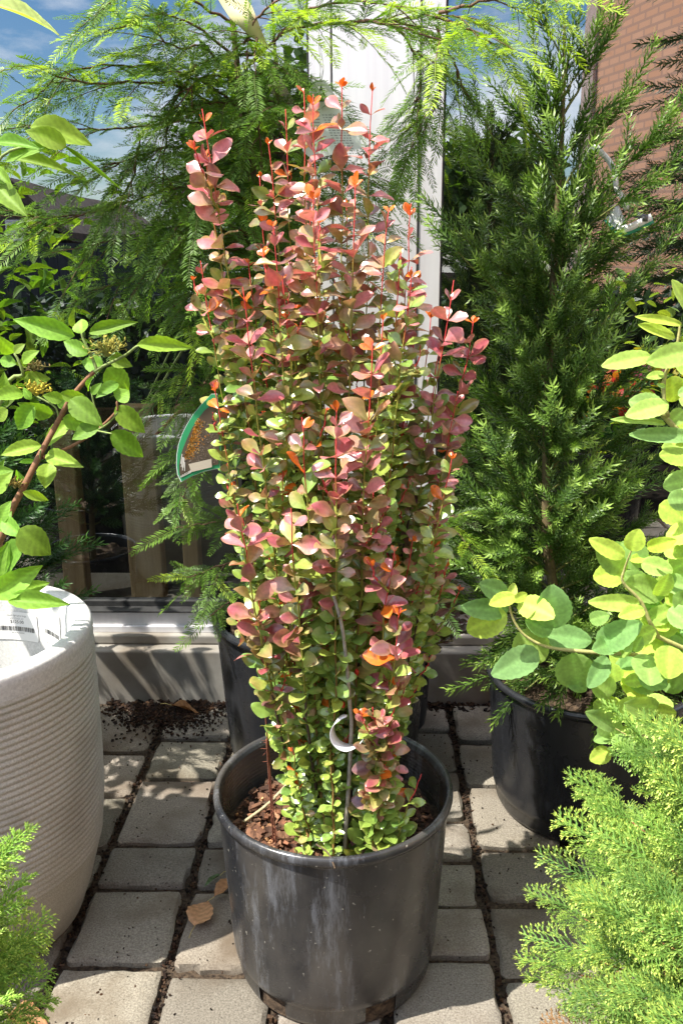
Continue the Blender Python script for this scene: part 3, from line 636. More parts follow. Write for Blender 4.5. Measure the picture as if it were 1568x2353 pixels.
RWC = A(742, 1500, 2.02); rc = np.array([RWC[0], 2.02, 0])
rw = empty('potted_redwood', rc, 'large feathery redwood sapling in the black pot behind the barberry, arching over the window', 'potted plant')
def redwood_set():
    br = []
    YT = 1.98
    tr = lambda y: (560 + (y - 100) * .10)   # trunk x at height y
    def b(pts, sn=None, lp=None, Y0=YT, Y1=None):
        Y1 = Y0 if Y1 is None else Y1; n = len(pts) - 1
        br.append(([A(x, y, Y0 + (Y1 - Y0) * i / n) for i, (x, y) in enumerate(pts)], sn, lp))
    # left arching, hand set after the photo
    b([(540, 200), (470, 110), (400, 110), (330, 60), (240, 70)], 5, .2, 1.95, 1.75)
    b([(540, 130), (450, 60), (370, 30), (300, 50)], 4, .25, 1.95, 1.8)
    b([(560, 260), (470, 190), (370, 160), (280, 150), (150, 165), (90, 215), (20, 262)], 7, .12, 1.95, 1.7)
    b([(450, 150), (400, 240), (376, 350), (372, 450), (350, 520)], 6, .05, 1.9, 1.85)
    b([(560, 300), (420, 200), (300, 190), (190, 190), (60, 150), (-20, 175)], 7, .12, 1.95, 1.65)
    b([(570, 340), (440, 280), (330, 290), (220, 300), (100, 290), (0, 300)], 7, .06, 1.97, 1.8)
    b([(570, 400), (440, 340), (340, 350), (250, 390), (170, 440)], 7, .04, 2.0, 1.85)
    b([(320, 310), (310, 380), (290, 440), (250, 500)], 5, .03, 1.9, 1.85)
    b([(580, 480), (460, 430), (340, 450), (220, 490), (100, 500), (-10, 495)], 8, .06, 2.0, 1.8)
    b([(580, 560), (470, 520), (350, 530), (230, 560), (120, 580)], 8, .04, 2.0, 1.85)
    b([(590, 620), (480, 590), (380, 600), (300, 640), (230, 665)], 5, .04, 2.0, 1.88)
    b([(590, 700), (500, 660), (440, 680), (400, 730)], 4, .04, 2.0, 1.9)
    b([(600, 800), (530, 780), (470, 800), (430, 850)], 4, .03, 2.02, 1.95)
    b([(610, 900), (540, 880), (480, 900), (440, 940)], 4, .03, 2.02, 1.95)
    b([(620, 1000), (550, 985), (480, 1010), (420, 1040)], 3, .05, 2.02, 1.93)
    b([(620, 1080), (520, 1050), (450, 1080), (425, 1130), (410, 1160)], 0, .05, 2.02, 1.9)
    b([(640, 1200), (550, 1190), (470, 1205), (400, 1215)], 2, .08, 2.02, 1.9)
    b([(650, 1300), (550, 1290), (480, 1310), (430, 1330)], 3, .06, 2.02, 1.9)
    b([(660, 1400), (580, 1370), (510, 1395), (480, 1420)], 2, .06, 2.02, 1.9)
    for k in range(26):
        x0, y0 = 560 + rng.uniform(-15, 30), rng.uniform(90, 760); dx = rng.uniform(-190, 110); dy = rng.uniform(-50, 40)
        b([(x0, y0), (x0 + dx * .5, y0 + dy), (x0 + dx, y0 + dy * .5 + rng.uniform(20, 80))], 2, .10 if y0 < 300 else .02, 1.97, rng.uniform(1.78, 1.95))
    b([(640, 420), (560, 400), (480, 420), (440, 520), (430, 620)], 7, .02, 2.05, 2.0)
    b([(600, 300), (520, 300), (500, 420), (490, 560), (480, 700)], 7, .02, 2.05, 2.05)
    b([(600, 350), (640, 420), (660, 560), (650, 700)], 7, .02, 2.05, 2.05)
    b([(560, 150), (590, 240), (597, 340), (600, 440)], 5, .03, 1.9, 1.88)
    b([(560, 200), (620, 160), (700, 190), (790, 260)], 6, .06, 1.98, 1.95)
    b([(570, 280), (650, 260), (700, 290), (750, 330)], 6, .03, 2.0, 1.98)
    b([(580, 360), (680, 350), (760, 380), (850, 420)], 7, .03, 2.0, 2.0)
    b([(590, 460), (700, 450), (800, 480), (880, 510)], 7, .03, 2.02, 2.02)
    b([(600, 560), (720, 560), (800, 590)], 6, .02, 2.02, 2.05)
    # top, reaching right across the post
    b([(560, 160), (640, 80), (700, 60), (800, 50), (900, 45), (1010, 35), (1080, 50), (1130, 70)], 7, .4, 1.92, 1.66)
    b([(640, 80), (720, 20), (830, 5), (950, 20)], 5, .4, 1.85, 1.7)
    b([(820, 48), (900, 60), (980, 80), (1040, 100)], 3, .45, 1.75, 1.65)
    b([(1000, 40), (1060, 60), (1110, 90), (1140, 110)], 2, .5, 1.68, 1.62)
    b([(1010, 30), (1120, 0), (1220, -10), (1290, 0)], 3, .5, 1.68, 1.62)
    b([(900, 50), (960, 140), (960, 220), (900, 290)], 5, .05, 1.9, 1.95)
    b([(960, 120), (1010, 190), (990, 260), (960, 330)], 5, .04, 1.9, 1.98)
    b([(1000, 60), (1040, 140), (1060, 200), (1070, 240)], 3, .1, 1.8, 1.85)
    b([(560, 100), (600, 30), (680, -30), (760, -60)], 5, .3, 1.9, 1.8)
    b([(540, 60), (420, -10), (330, -40), (250, 10)], 5, .2, 1.9, 1.7)
    # low, peeping out right of the barberry
    b([(820, 1200), (930, 1190), (1020, 1190), (1080, 1180)], 4, .25, 2.02, 1.85)
    b([(820, 1260), (940, 1250), (1030, 1270)], 4, .1, 2.02, 1.9)
    b([(820, 1320), (930, 1330), (1000, 1350)], 3, .05, 2.02, 1.95)
    b([(700, 700), (600, 720), (520, 760)], 6, .02, 2.05, 2.0); b([(700, 800), (620, 860), (560, 960)], 6, .02, 2.05, 2.0)
    return br
tb = Geo(); tube(tb, bezpts([rc + [0, 0, .3], A(700, 1100, 2.04), A(640, 700, 2.02), A(575, 350, 1.98), A(545, 150, 1.96), A(520, -120, 1.96), A(510, -350, 1.97)], 40), np.linspace(.011, .004, 40), 9, (.16, .09, .06))
tb.build('trunk', M['bark'], rw)
nursery_pot(rc, .272, .42, rw, M['potdark']); soil_disc(rc, .23, .36, rw, M['soil'])
conifer_spray('redwood', rw, M['redwood'], redwood_set(), (.048, .11, .016), (.15, .27, .032), (.34, .48, .05))

# ------------------------------------------------------------------ plume cedar (spiral needles)
def spruce_twig(nn=64, seed=1):
    r = np.random.default_rng(seed); V = []; Q = []; T = []
    ax = [np.array([.03 * math.sin(t * 4 + seed), t, .10 * t ** 2]) for t in np.linspace(0, 1, 6)]
    for i, a_ in enumerate(ax):
        w_ = .014 * (1 - .5 * i / 5)
        for dx, dz in ((-w_, 0), (w_, 0), (0, w_)): V.append(a_ + [dx, 0, dz]); T.append(.3)
    for i in range(5):
        for j in range(3): Q.append((i * 3 + j, i * 3 + (j + 1) % 3, (i + 1) * 3 + (j + 1) % 3, (i + 1) * 3 + j))
    for k in range(nn):
        t = .02 + .98 * k / nn; f_ = t * 5; i = min(int(f_), 4); p = ax[i] + (ax[i + 1] - ax[i]) * (f_ - i); ph = k * 2.4
        L = .25 * r.uniform(.8, 1.15) * (.75 + .25 * math.sin(math.pi * t)); o_ = np.array([math.cos(ph), 0, math.sin(ph)])
        d1 = norm(o_ * 1.0 + np.array([0, .55, 0])); d2 = norm(o_ * .5 + np.array([0, 1, 0])); s = norm(np.cross(d1, o_ + [.01, .3, 0])) * .018
        m_ = p + d1 * L * .55; e = m_ + d2 * L * .5; b = len(V)
        V += [p - s * .6, p + s * .6, m_ + s, m_ - s, e]; T += [.4, .4, .8, .8, 1]; Q += [(b, b + 1, b + 2, b + 3), (b + 3, b + 2, b + 4, b + 4)]
    return np.array(V), np.array(Q), np.array(T)
ST = [spruce_twig(54, s) for s in range(1, 4)]

def cedar(name, parent, base, trunk, branches, dark, light, tl=(.07, .11), mat='crypt', spc=.026, tipc=None):
    fg, bg_ = Geo(), Geo(); acc = [[] for _ in ST]
    tube(bg_, trunk, np.linspace(.013, .003, len(trunk)), 8, (.16, .12, .06)); bg_.build('trunk', M['bark'], parent); bg_ = Geo()
    for (p0, D, L, droop) in branches:
        t = np.linspace(0, 1, 8)[:, None]; Pp = p0 + D * L * t + np.array([0, 0, 1]) * droop * L * t ** 2 + np.cumsum(rng.normal(0, .002, (8, 3)), 0)
        tube(bg_, Pp, np.linspace(.0035, .001, 8), 4, (.17, .18, .05)); Tn = norm(np.gradient(Pp, axis=0)); s = .03
        while s < L:
            f_ = s / L * 7; i = min(int(f_), 6); p = Pp[i] + (Pp[i + 1] - Pp[i]) * (f_ - i); ax = Tn[i]; ph = rng.uniform(0, 2 * math.pi)
            u = norm(np.cross(ax, [.1, .2, 1])); v = np.cross(ax, u); an = rng.uniform(.45, .85)
            d = norm(ax * math.cos(an) + (u * math.cos(ph) + v * math.sin(ph)) * math.sin(an) + [0, 0, .12])
            acc[rng.integers(0, 3)].append((p, d, rng.uniform(*tl) * (1.1 - .4 * s / L))); s += spc * rng.uniform(.6, 1.2)
            if s < L * .75 and rng.uniform() < .5:   # needles along the branch itself
                acc[rng.integers(0, 3)].append((p, ax, tl[1] * .8))
        acc[0].append((Pp[-1] - Tn[-1] * .01, Tn[-1], tl[1])); acc[1].append((Pp[4], Tn[4], tl[1]))
    nf = 0
    for T1, a_ in zip(ST, acc):
        V, Q, T = T1; m = len(a_); nf += m
        if not m: continue
        b = np.array([x[0] for x in a_]); D = np.array([x[1] for x in a_]); L = np.array([x[2] for x in a_]); Nn = norm(rng.normal(size=(m, 3)) + [0, 0, .5])
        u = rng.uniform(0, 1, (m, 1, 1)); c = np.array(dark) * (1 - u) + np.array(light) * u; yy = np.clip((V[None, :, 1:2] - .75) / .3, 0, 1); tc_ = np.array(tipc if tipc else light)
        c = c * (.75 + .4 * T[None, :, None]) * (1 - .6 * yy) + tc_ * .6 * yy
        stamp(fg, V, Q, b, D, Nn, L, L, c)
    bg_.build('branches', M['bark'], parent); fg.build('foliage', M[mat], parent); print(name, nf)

CC = A(1345, 1640, 1.85); cc = np.array([CC[0], 1.85, 0])
ce = empty('potted_cedar', cc, 'dark green bushy plume cedar in the wide black pot right of the barberry', 'potted plant')
tr_pts = bezpts([cc + [0, 0, .25], A(1262, 1300, 1.90), A(1258, 900, 1.92), A(1272, 600, 1.93), A(1290, 300, 1.93), A(1296, 60, 1.93)], 50)
brs = []
ztop = tr_pts[-1][2]; zb = .37
for k in range(108):
    f_ = ((k + .5) / 108) ** 1.2
    if f_ > .72 and k % 2: continue
    z = zb + (ztop - .06 - zb) * f_; i = int(np.argmin(abs(tr_pts[:, 2] - z))); ph = k * 2.4 + rng.normal(0, .3)
    L = (.225 * (1 - f_) ** .45 + .09 * max(0, .45 - f_) / .45 if f_ < .72 else .085) * (.85 if f_ > .45 else 1) * rng.uniform(.75, 1.15); up = .55 + .9 * f_
    D = norm(np.array([math.cos(ph), math.sin(ph) * .8, up]));
    if tr_pts[i][1] + D[1] * L > 2.36: D[1] *= .35; D = norm(D)
    brs.append((tr_pts[i], D, L, .15 - .5 * (1 - f_) * rng.uniform(0, 1)))
for k in range(22):
    ph = k * 2.4; L = rng.uniform(.16, .25); brs.append((cc + [0, 0, rng.uniform(.33, .44)], norm(np.array([math.cos(ph), math.sin(ph), .35])), L, -.45))
for (x0, y0, x1, y1, Y) in ((1290, 260, 1405, 50, 1.93), (1300, 420, 1440, 215, 1.9), (1300, 520, 1560, 235, 1.8), (1280, 420, 1232, 150, 1.93), (1290, 560, 1540, 390, 1.78), (1270, 560, 1120, 380, 1.85), (1265, 720, 1030, 520, 1.8), (1265, 800, 1040, 580, 1.78), (1270, 900, 1540, 560, 1.75), (1270, 1000, 1550, 760, 1.75), (1285, 380, 1195, 260, 1.9), (1280, 640, 1560, 480, 1.95)):
    a_ = A(x0, y0, 1.93); b_ = A(x1, y1, Y); L = np.linalg.norm(b_ - a_); brs.append((a_, (b_ - a_) / L, L, .0))
cedar('cedar', ce, cc, tr_pts, brs, (.040, .088, .016), (.125, .225, .035), tipc=(.36, .52, .09), spc=.030)
nursery_pot(cc, .235, .345, ce, M['potdark']); soil_disc(cc, .215, .29, ce, M['soil'])

c2 = np.array([-.96, 1.98, 0])
ce2 = empty('potted_cedar', c2, 'small dark cedar in a pot between the pale planter and the window', 'potted plant')
t2 = bezpts([c2 + [0, 0, .1], c2 + [.02, 0, .5], c2 + [.03, 0, .84]], 20); brs = []
for k in range(48):
    f_ = .32 + .68 * (k + .5) / 48; i = int(f_ * 19); ph = k * 2.4; L = (.27 * (1 - f_) ** .6 + .05) * rng.uniform(.8, 1.15); brs.append((t2[i], norm(np.array([math.cos(ph), math.sin(ph) * .7, .3 + .6 * f_])), L, -.1))
cedar('cedar2', ce2, c2, t2, brs, (.02, .06, .016), (.05, .13, .03), tipc=(.10, .24, .04), spc=.03)
nursery_pot(c2, .16, .28, ce2, M['potdark']); soil_disc(c2, .14, .24, ce2, M['soil'])

# ------------------------------------------------------------------ junipers (scale sprays)
def frond(seed=1, nside=9):
    r = np.random.default_rng(seed); V = []; Q = []; T = []
    def scales(p0, p1, n, ln, base_t):
        ax = norm(p1 - p0); u = norm(np.cross(ax, [0, 0, 1.0])); v = np.cross(u, ax)
        for k in range(n):
            f_ = (k + .3) / n; p = p0 + (p1 - p0) * f_
            for s_ in (-1, 1):
                ph = (u if k % 2 else v * .8 + u * .4) * s_
                d = norm(ax * 1.0 + ph * .62); L = ln * (1.4 - .3 * f_) * r.uniform(.85, 1.15); sd_ = norm(np.cross(d, ax + ph * .2 + [0, 0, .01])) * ln * .21
                b = len(V); V.extend([p, p + d * L * .5 + sd_, p + d * L, p + d * L * .5 - sd_]); T.extend([base_t + .5 * f_] * 4); Q.append((b, b + 1, b + 2, b + 3))
        b = len(V); w_ = ln * .13; V.extend([p0 - u * w_, p0 + u * w_, p1 + u * w_ * .5, p1 - u * w_ * .5]); T.extend([base_t] * 4); Q.append((b, b + 1, b + 2, b + 3))
        b = len(V); V.extend([p0 - v * w_, p0 + v * w_, p1 + v * w_ * .5, p1 - v * w_ * .5]); T.extend([base_t] * 4); Q.append((b, b + 1, b + 2, b + 3))
    ax = lambda t: np.array([.04 * math.sin(t * 4 + seed), t, .06 * math.sin(t * 3)])
    for i in range(6): scales(ax(i / 6), ax((i + 1) / 6), 4, .062, .1 + i * .08)
    for k in range(nside * 2):
        t = .08 + .84 * k / (nside * 2); s_ = 1 if k % 2 else -1; L = (.42 * (1 - t) ** .7 + .08) * r.uniform(.8, 1.1); an = .72 + r.normal(0, .08)
        p = ax(t); d = np.array([s_ * math.sin(an), math.cos(an), r.normal(.05, .16)]); q_ = p + d * L; scales(p, q_, max(3, int(L * 20)), .058, .3)
        if L > .22:
            for s2 in (.4, .7):
                pp = p + d * L * s2; a2 = an - s_ * 0 - .6 * (1 if s2 < .6 else -1); d2 = np.array([s_ * math.sin(a2), math.cos(a2), r.normal(.05, .1)]); scales(pp, pp + d2 * L * .35, 3, .055, .5)
    return np.array(V), np.array(Q), np.array(T)
FR = [frond(s) for s in (1, 2, 3)]

def juniper(parent, root, tips, n_extra, dark, light, tip, fl=(.05, .085), spc=.013, start=.3):
    fg, bg_ = Geo(), Geo(); acc = [[] for _ in FR]
    allt = list(tips)
    for _ in range(n_extra):
        a_, b_ = allt[rng.integers(0, len(tips))], allt[rng.integers(0, len(tips))]; allt.append((a_ + b_) / 2 * .88 + root * .12 + rng.normal(0, .03, 3))
    for T in allt:
        mid = (root + T) / 2 + np.array([0, 0, .05]) + rng.normal(0, .015, 3); Pp = bezpts([root, mid, T], 14); tube(bg_, Pp, np.linspace(.004, .001, 14), 4, (.25, .11, .05))
        Ls = np.linalg.norm(T - root); Tn = norm(np.gradient(Pp, axis=0)); s = Ls * start; sg = 1
        while s < Ls:
            f_ = s / Ls * 13; i = min(int(f_), 12); p = Pp[i] + (Pp[i + 1] - Pp[i]) * (f_ - i); ax = Tn[i]; u = norm(np.cross(ax, [0, -.3, 1])) * sg; sg = -sg; an = rng.uniform(.4, .9)
            d = norm(ax * math.cos(an) + u * math.sin(an) + rng.normal(0, .16, 3)); acc[rng.integers(0, 3)].append((p, d, rng.uniform(*fl) * (1.1 - .3 * s / Ls))); s += spc * rng.uniform(.6, 1.3)
        acc[0].append((Pp[-1], Tn[-1], fl[1]))
    for T1, a_ in zip(FR, acc):
        V, Q, T = T1; m = len(a_); b = np.array([x[0] for x in a_]); D = np.array([x[1] for x in a_]); L = np.array([x[2] for x in a_]); Nn = norm(rng.normal(0, .35, (m, 3)) + [0, -.5, 1])
        u = rng.uniform(0, 1, (m, 1, 1)); c = np.array(dark) * (1 - u) + np.array(light) * u; tt = np.clip((T[None, :, None] - .35) / .5, 0, 1)
        tt = tt * rng.uniform(.3, 1.2, (m, 1, 1)); c = c * (1 - tt) + np.array(tip) * tt; dead = (rng.uniform(0, 1, (m, 1, 1)) < .02); c = np.where(dead, np.array([.34, .19, .08]) * (.6 + .5 * T[None, :, None]), c); stamp(fg, V, Q, b, D, Nn, L, L * rng.uniform(.75, 1.25, m), c)
    bg_.build('branches', M['bark'], parent); fg.build('foliage', M['junip'], parent); print('juniper', sum(len(a) for a in acc))

jr = np.array([.72, .72, .22]); jj = empty('potted_juniper', (.80, .68, 0), 'golden tipped feathery juniper filling the lower right corner', 'potted plant')
tips = [A(x, y, Y) for x, y, Y in ((1400, 1610, 1.0), (1300, 1880, 1.02), (1265, 1955, 1.0), (1240, 2040, 1.0), (1235, 2130, .98), (1225, 2180, .98), (1240, 2250, .96), (1290, 2330, .95), (1330, 1770, 1.0), (1430, 1700, .98), (1500, 1640, .95), (1400, 1900, .92), (1350, 2050, .9), (1380, 2160, .9), (1350, 2260, .88), (1450, 2000, .85), (1500, 1880, .88), (1450, 2250, .82), (1530, 1760, .9), (1520, 2100, .8), (1540, 2330, .76), (1400, 2380, .85), (1345, 1820, 1.05), (1550, 1650, .93))]
tips = [jr + (t - jr) * .89 for t in tips]
juniper(jj, jr, tips, 9, (.11, .23, .06), (.25, .44, .09), (.52, .62, .12), spc=.015)
nursery_pot(np.array([.80, .68, 0]), .17, .25, jj, M['potdark']); soil_disc(np.array([.80, .68, 0]), .155, .2, jj, M['soil'])
jl = np.array([-.66, .62, .28]); j2 = empty('potted_juniper', (-.72, .58, 0), 'fresh green feathery juniper poking in at the lower left corner', 'potted plant')
tips = [A(x, y, Y) for x, y, Y in ((115, 1815, 1.0), (90, 1840, .98), (50, 1905, .96), (60, 1880, .98), (105, 1950, .97), (95, 2010, .95), (130, 2065, .95), (145, 2040, .96), (140, 2100, .95), (145, 2195, .93), (150, 2230, .92), (60, 2150, .9), (100, 2130, .92), (60, 2320, .85), (20, 2100, .85), (30, 2230, .82), (10, 1950, .9))]
tips = [jl + (t - jl) * .80 for t in tips]
juniper(j2, jl, tips, 5, (.11, .25, .04), (.25, .46, .07), (.50, .64, .12), fl=(.045, .07), spc=.016, start=.45)
nursery_pot(np.array([-.72, .58, 0]), .16, .3, j2, M['potdark']); soil_disc(np.array([-.72, .58, 0]), .14, .25, j2, M['soil'])

# ------------------------------------------------------------------ broad leaved shrubs (hand placed leaves)
def leaves(tmpl, specs, colf, stripe=.12):
    "specs: base(3), tip(3), width, normal"
    V, Q, UV = tmpl; g = Geo(); m = len(specs)
    b = np.array([s[0] for s in specs]); t = np.array([s[1] for s in specs]); L = np.linalg.norm(t - b, axis=1); W = np.array([s[2] for s in specs]); Nn = np.array([s[3] for s in specs])
    vv, tt = np.abs(UV[:, 0])[None, :, None], UV[:, 1][None, :, None]
    c = np.array([colf(s) for s in specs])[:, None, :] * np.ones((1, len(V), 1))
    c = c * (1 + .35 * (vv < .05)) * (1 + stripe * np.sin(tt * 42 - vv * 9))
    c = np.where(vv > .97, c * 1.25, c)
    stamp(g, V, Q, b, t - b, Nn, L, W, c); return g

def zz(sc, ox, oy): return lambda x, y, Y: A(x * sc + ox, y * sc + oy, Y)
vroot = np.array([-1.12, 1.50, 0]); vb = empty('potted_viburnum', vroot, 'broad leaved viburnum with brown stems and yellow bud clusters leaning over the planter', 'potted plant')
nursery_pot(vroot + 0, .18, .32, vb, M['potdark']); soil_disc(vroot, .165, .27, vb, M['soil'])
Z1 = zz(.2885, 0, 678.6); Z3 = zz(.3463, 0, 633.4); Z7 = zz(.2309, 0, 226)
specs = []
def L1(z, bx, by, tx, ty, w_, Y=1.5, dY=None, nrm=None, tone=0):
    sc = 435 * .0; dY = rng.uniform(-.05, .02) if dY is None else dY
    b = z(bx, by, Y); t = z(tx, ty, Y + dY); px = np.linalg.norm(z(bx + 100, by, Y) - b) / 100
    nrm = norm(np.array([rng.uniform(-.55, .25), -1.3, rng.uniform(.3, .9)])) if nrm is None else nrm
    specs.append((b, t, w_ * px * 1.12, nrm, tone))
for s in ((595, 325, 105, 185, 150), (650, 305, 635, 180, 125), (620, 290, 545, 130, 80), (710, 300, 1050, 200, 95), (700, 470, 488, 360, 115), (820, 570, 645, 520, 130), (1090, 395, 1535, 395, 115), (870, 500, 1040, 560, 100),
          (850, 580, 1020, 770, 185), (940, 700, 770, 790, 95), (930, 840, 1020, 750, 130), (470, 790, 730, 840, 95), (560, 830, 790, 1020, 165), (500, 980, 715, 1050, 125), (420, 950, 155, 880, 115), (270, 880, 110, 1080, 150),
          (550, 1010, 340, 1190, 115), (790, 1040, 560, 1130, 130), (920, 890, 1150, 1095, 150), (880, 1090, 1150, 1290, 160), (330, 1200, -10, 1250, 115), (370, 1270, 605, 1340, 120), (295, 1330, 130, 1320, 40), (390, 1340, 350, 1520, 140),
          (180, 780, -40, 790, 130), (110, 460, -20, 350, 110), (115, 460, 185, 385, 70), (180, 540, 285, 435, 90), (190, 690, 395, 650, 120), (130, 550, -30, 500, 90), (710, 760, 700, 650, 50), (730, 790, 795, 700, 60), (250, 830, 180, 740, 60), (70, 830, 10, 640, 110), (60, 910, -30, 1000, 110), (500, 830, 350, 800, 90), (470, 900, 540, 830, 90), (190, 1480, 130, 1420, 60), (200, 1500, 160, 1560, 60), (20, 1480, -20, 1340, 90)):
    L1(Z1, *s, Y=1.5 + rng.uniform(-.06, .06))
for s in ((20, 1620, 125, 1725, 100), (130, 1680, 325, 1860, 185), (170, 1770, -30, 1980, 170), (-40, 2130, 245, 1945, 150), (50, 2150, 425, 2165, 115), (150, 2090, 300, 2045, 85), (-30, 1450, 60, 1300, 100), (-30, 1700, 60, 1560, 110), (-60, 2050, 10, 1820, 130), (-30, 1300, 50, 1290, 60), (150, 1440, 330, 1490, 60), (0, 1640, 50, 1500, 90)):
    L1(Z3, *s, Y=1.38 + rng.uniform(-.03, .05))
for s in ((660, 480, 265, 295, 190), (460, 485, -20, 590, 140), (300, 280, 900, 390, 260), (100, 600, 712, 670, 120), (645, 480, 1185, 872, 45), (-40, 700, 80, 850, 120), (-30, 860, 200, 1100, 190), (-30, 440, 330, 430, 130)):
    L1(Z7, *s, Y=1.3 + rng.uniform(-.03, .05))
specs.append((A(-40, 8, 1.1), A(136, 43, 1.12), .034, norm([.1, -.6, 1]), 1))
# extra unseen leaves past the left edge, added to shade paving and sill
for k in range(800):
    c = np.array([rng.uniform(-1.75, -.72), rng.uniform(1.3, 2.25), rng.uniform(.4, 1.6)]); pj = A(0, 1000, c[1])[0]
    if c[0] > pj - .06 or c[0] > -.98 or c[2] < .62: continue
    d = norm(rng.normal(size=3) * [1, 1, .6]); specs.append((c, c + d * rng.uniform(.05, .09), rng.uniform(.03, .045), norm([rng.normal(0, .4), -.5, 1]), 0))
vc = lambda s: (np.array([.45, .55, .20]) if s[4] == 1 else np.array([.19, .35, .045]) * rng.uniform(.75, 1.25) * np.array([rng.uniform(.9, 1.25), 1, 1]))
g = leaves(vibT, specs, vc); g.build('foliage', M['vib'], vb)
g = Geo(); cs = (.26, .13, .07); cg = (.28, .36, .12)
mainp = [vroot + [0, 0, .27], A(-60, 1330, 1.45), Z3(0, 1760, 1.42), Z3(60, 1590, 1.43), Z3(170, 1380, 1.45), Z3(260, 1200, 1.47), Z3(390, 960, 1.5), Z3(480, 800, 1.5), Z3(620, 640, 1.5)]
tube(g, bezpts(mainp, 40), np.linspace(.0075, .0038, 40), 8, cs)
tube(g, bezpts([Z3(620, 640, 1.5), Z3(690, 600, 1.5), Z3(830, 530, 1.5), Z3(910, 470, 1.48), Z3(1000, 450, 1.47)], 16), np.linspace(.003, .0018, 16), 6, cg)
tube(g, bezpts([Z3(640, 620, 1.5), Z3(600, 520, 1.5), Z3(555, 430, 1.5), Z3(540, 380, 1.5)], 12), np.linspace(.003, .0016, 12), 6, cg)
tube(g, bezpts([Z3(280, 1210, 1.47), Z3(360, 1180, 1.49), Z3(480, 1130, 1.5), Z3(640, 1030, 1.5), Z3(770, 905, 1.5), Z3(775, 840, 1.5)], 20), np.linspace(.0036, .002, 20), 6, cs)
tube(g, bezpts([Z3(640, 1030, 1.5), Z3(720, 980, 1.48), Z3(780, 910, 1.46)], 8), .0016, 5, cg); tube(g, bezpts([Z3(640, 1030, 1.5), Z3(740, 1050, 1.47)], 5), .0014, 5, cg)
tube(g, bezpts([Z3(390, 960, 1.5), Z3(380, 900, 1.5), Z3(350, 860, 1.5), Z3(240, 800, 1.5)], 8), .0016, 5, cg)
tube(g, bezpts([vroot + [0, 0, .27], Z3(-80, 1000, 1.5), Z3(60, 700, 1.5), Z3(150, 660, 1.5), Z3(120, 560, 1.5), Z3(95, 520, 1.5)], 16), np.linspace(.005, .0018, 16), 6, cg)
tube(g, bezpts([Z3(640, 900, 1.5), Z3(620, 840, 1.5), Z3(600, 740, 1.5)], 6), .0014, 5, cg)
tube(g, bezpts([vroot + [.05, 0, .3], A(-60, 600, 1.35), A(-10, 380, 1.3), Z7(350, 450, 1.3)], 16), np.linspace(.004, .0015, 16), 6, cg)
tube(g, bezpts([Z3(260, 1240, 1.47), Z3(270, 1160, 1.46)], 4), .0014, 5, cg)
g.build('stems', M['bark'], vb)
for (z, x, y, r_, n, col, Y) in ((Z1, 290, 740, 95, 70, (.62, .50, .06), 1.47), (Z1, 860, 400, 130, 90, (.38, .34, .06), 1.48), (Z1, 270, 560, 90, 60, (.20, .15, .05), 1.52), (Z1, 120, 1500, 60, 40, (.28, .2, .05), 1.44)):
    g = Geo(); c = z(x, y + r_ * .7, Y); px = np.linalg.norm(z(x + 100, y, Y) - z(x, y, Y)) / 100
    for k in range(n):
        e = z(x + rng.normal(0, r_ * .55), y + rng.normal(0, r_ * .25), Y + rng.normal(0, .012)); tube(g, bezpts([c, (c + e) / 2 + [0, 0, .004], e], 4), .0006, 3, np.array(col) * .8 + [0, .03, .01])
        o_ = norm(rng.normal(size=3) + [0, 0, .6]) * .0055; tube(g, [e, e + o_ * .5, e + o_], [.0011, .0016, .0007], 4, np.array(col) * rng.uniform(.7, 1.3))
    g.build('bud_cluster', M['bark'], vb)

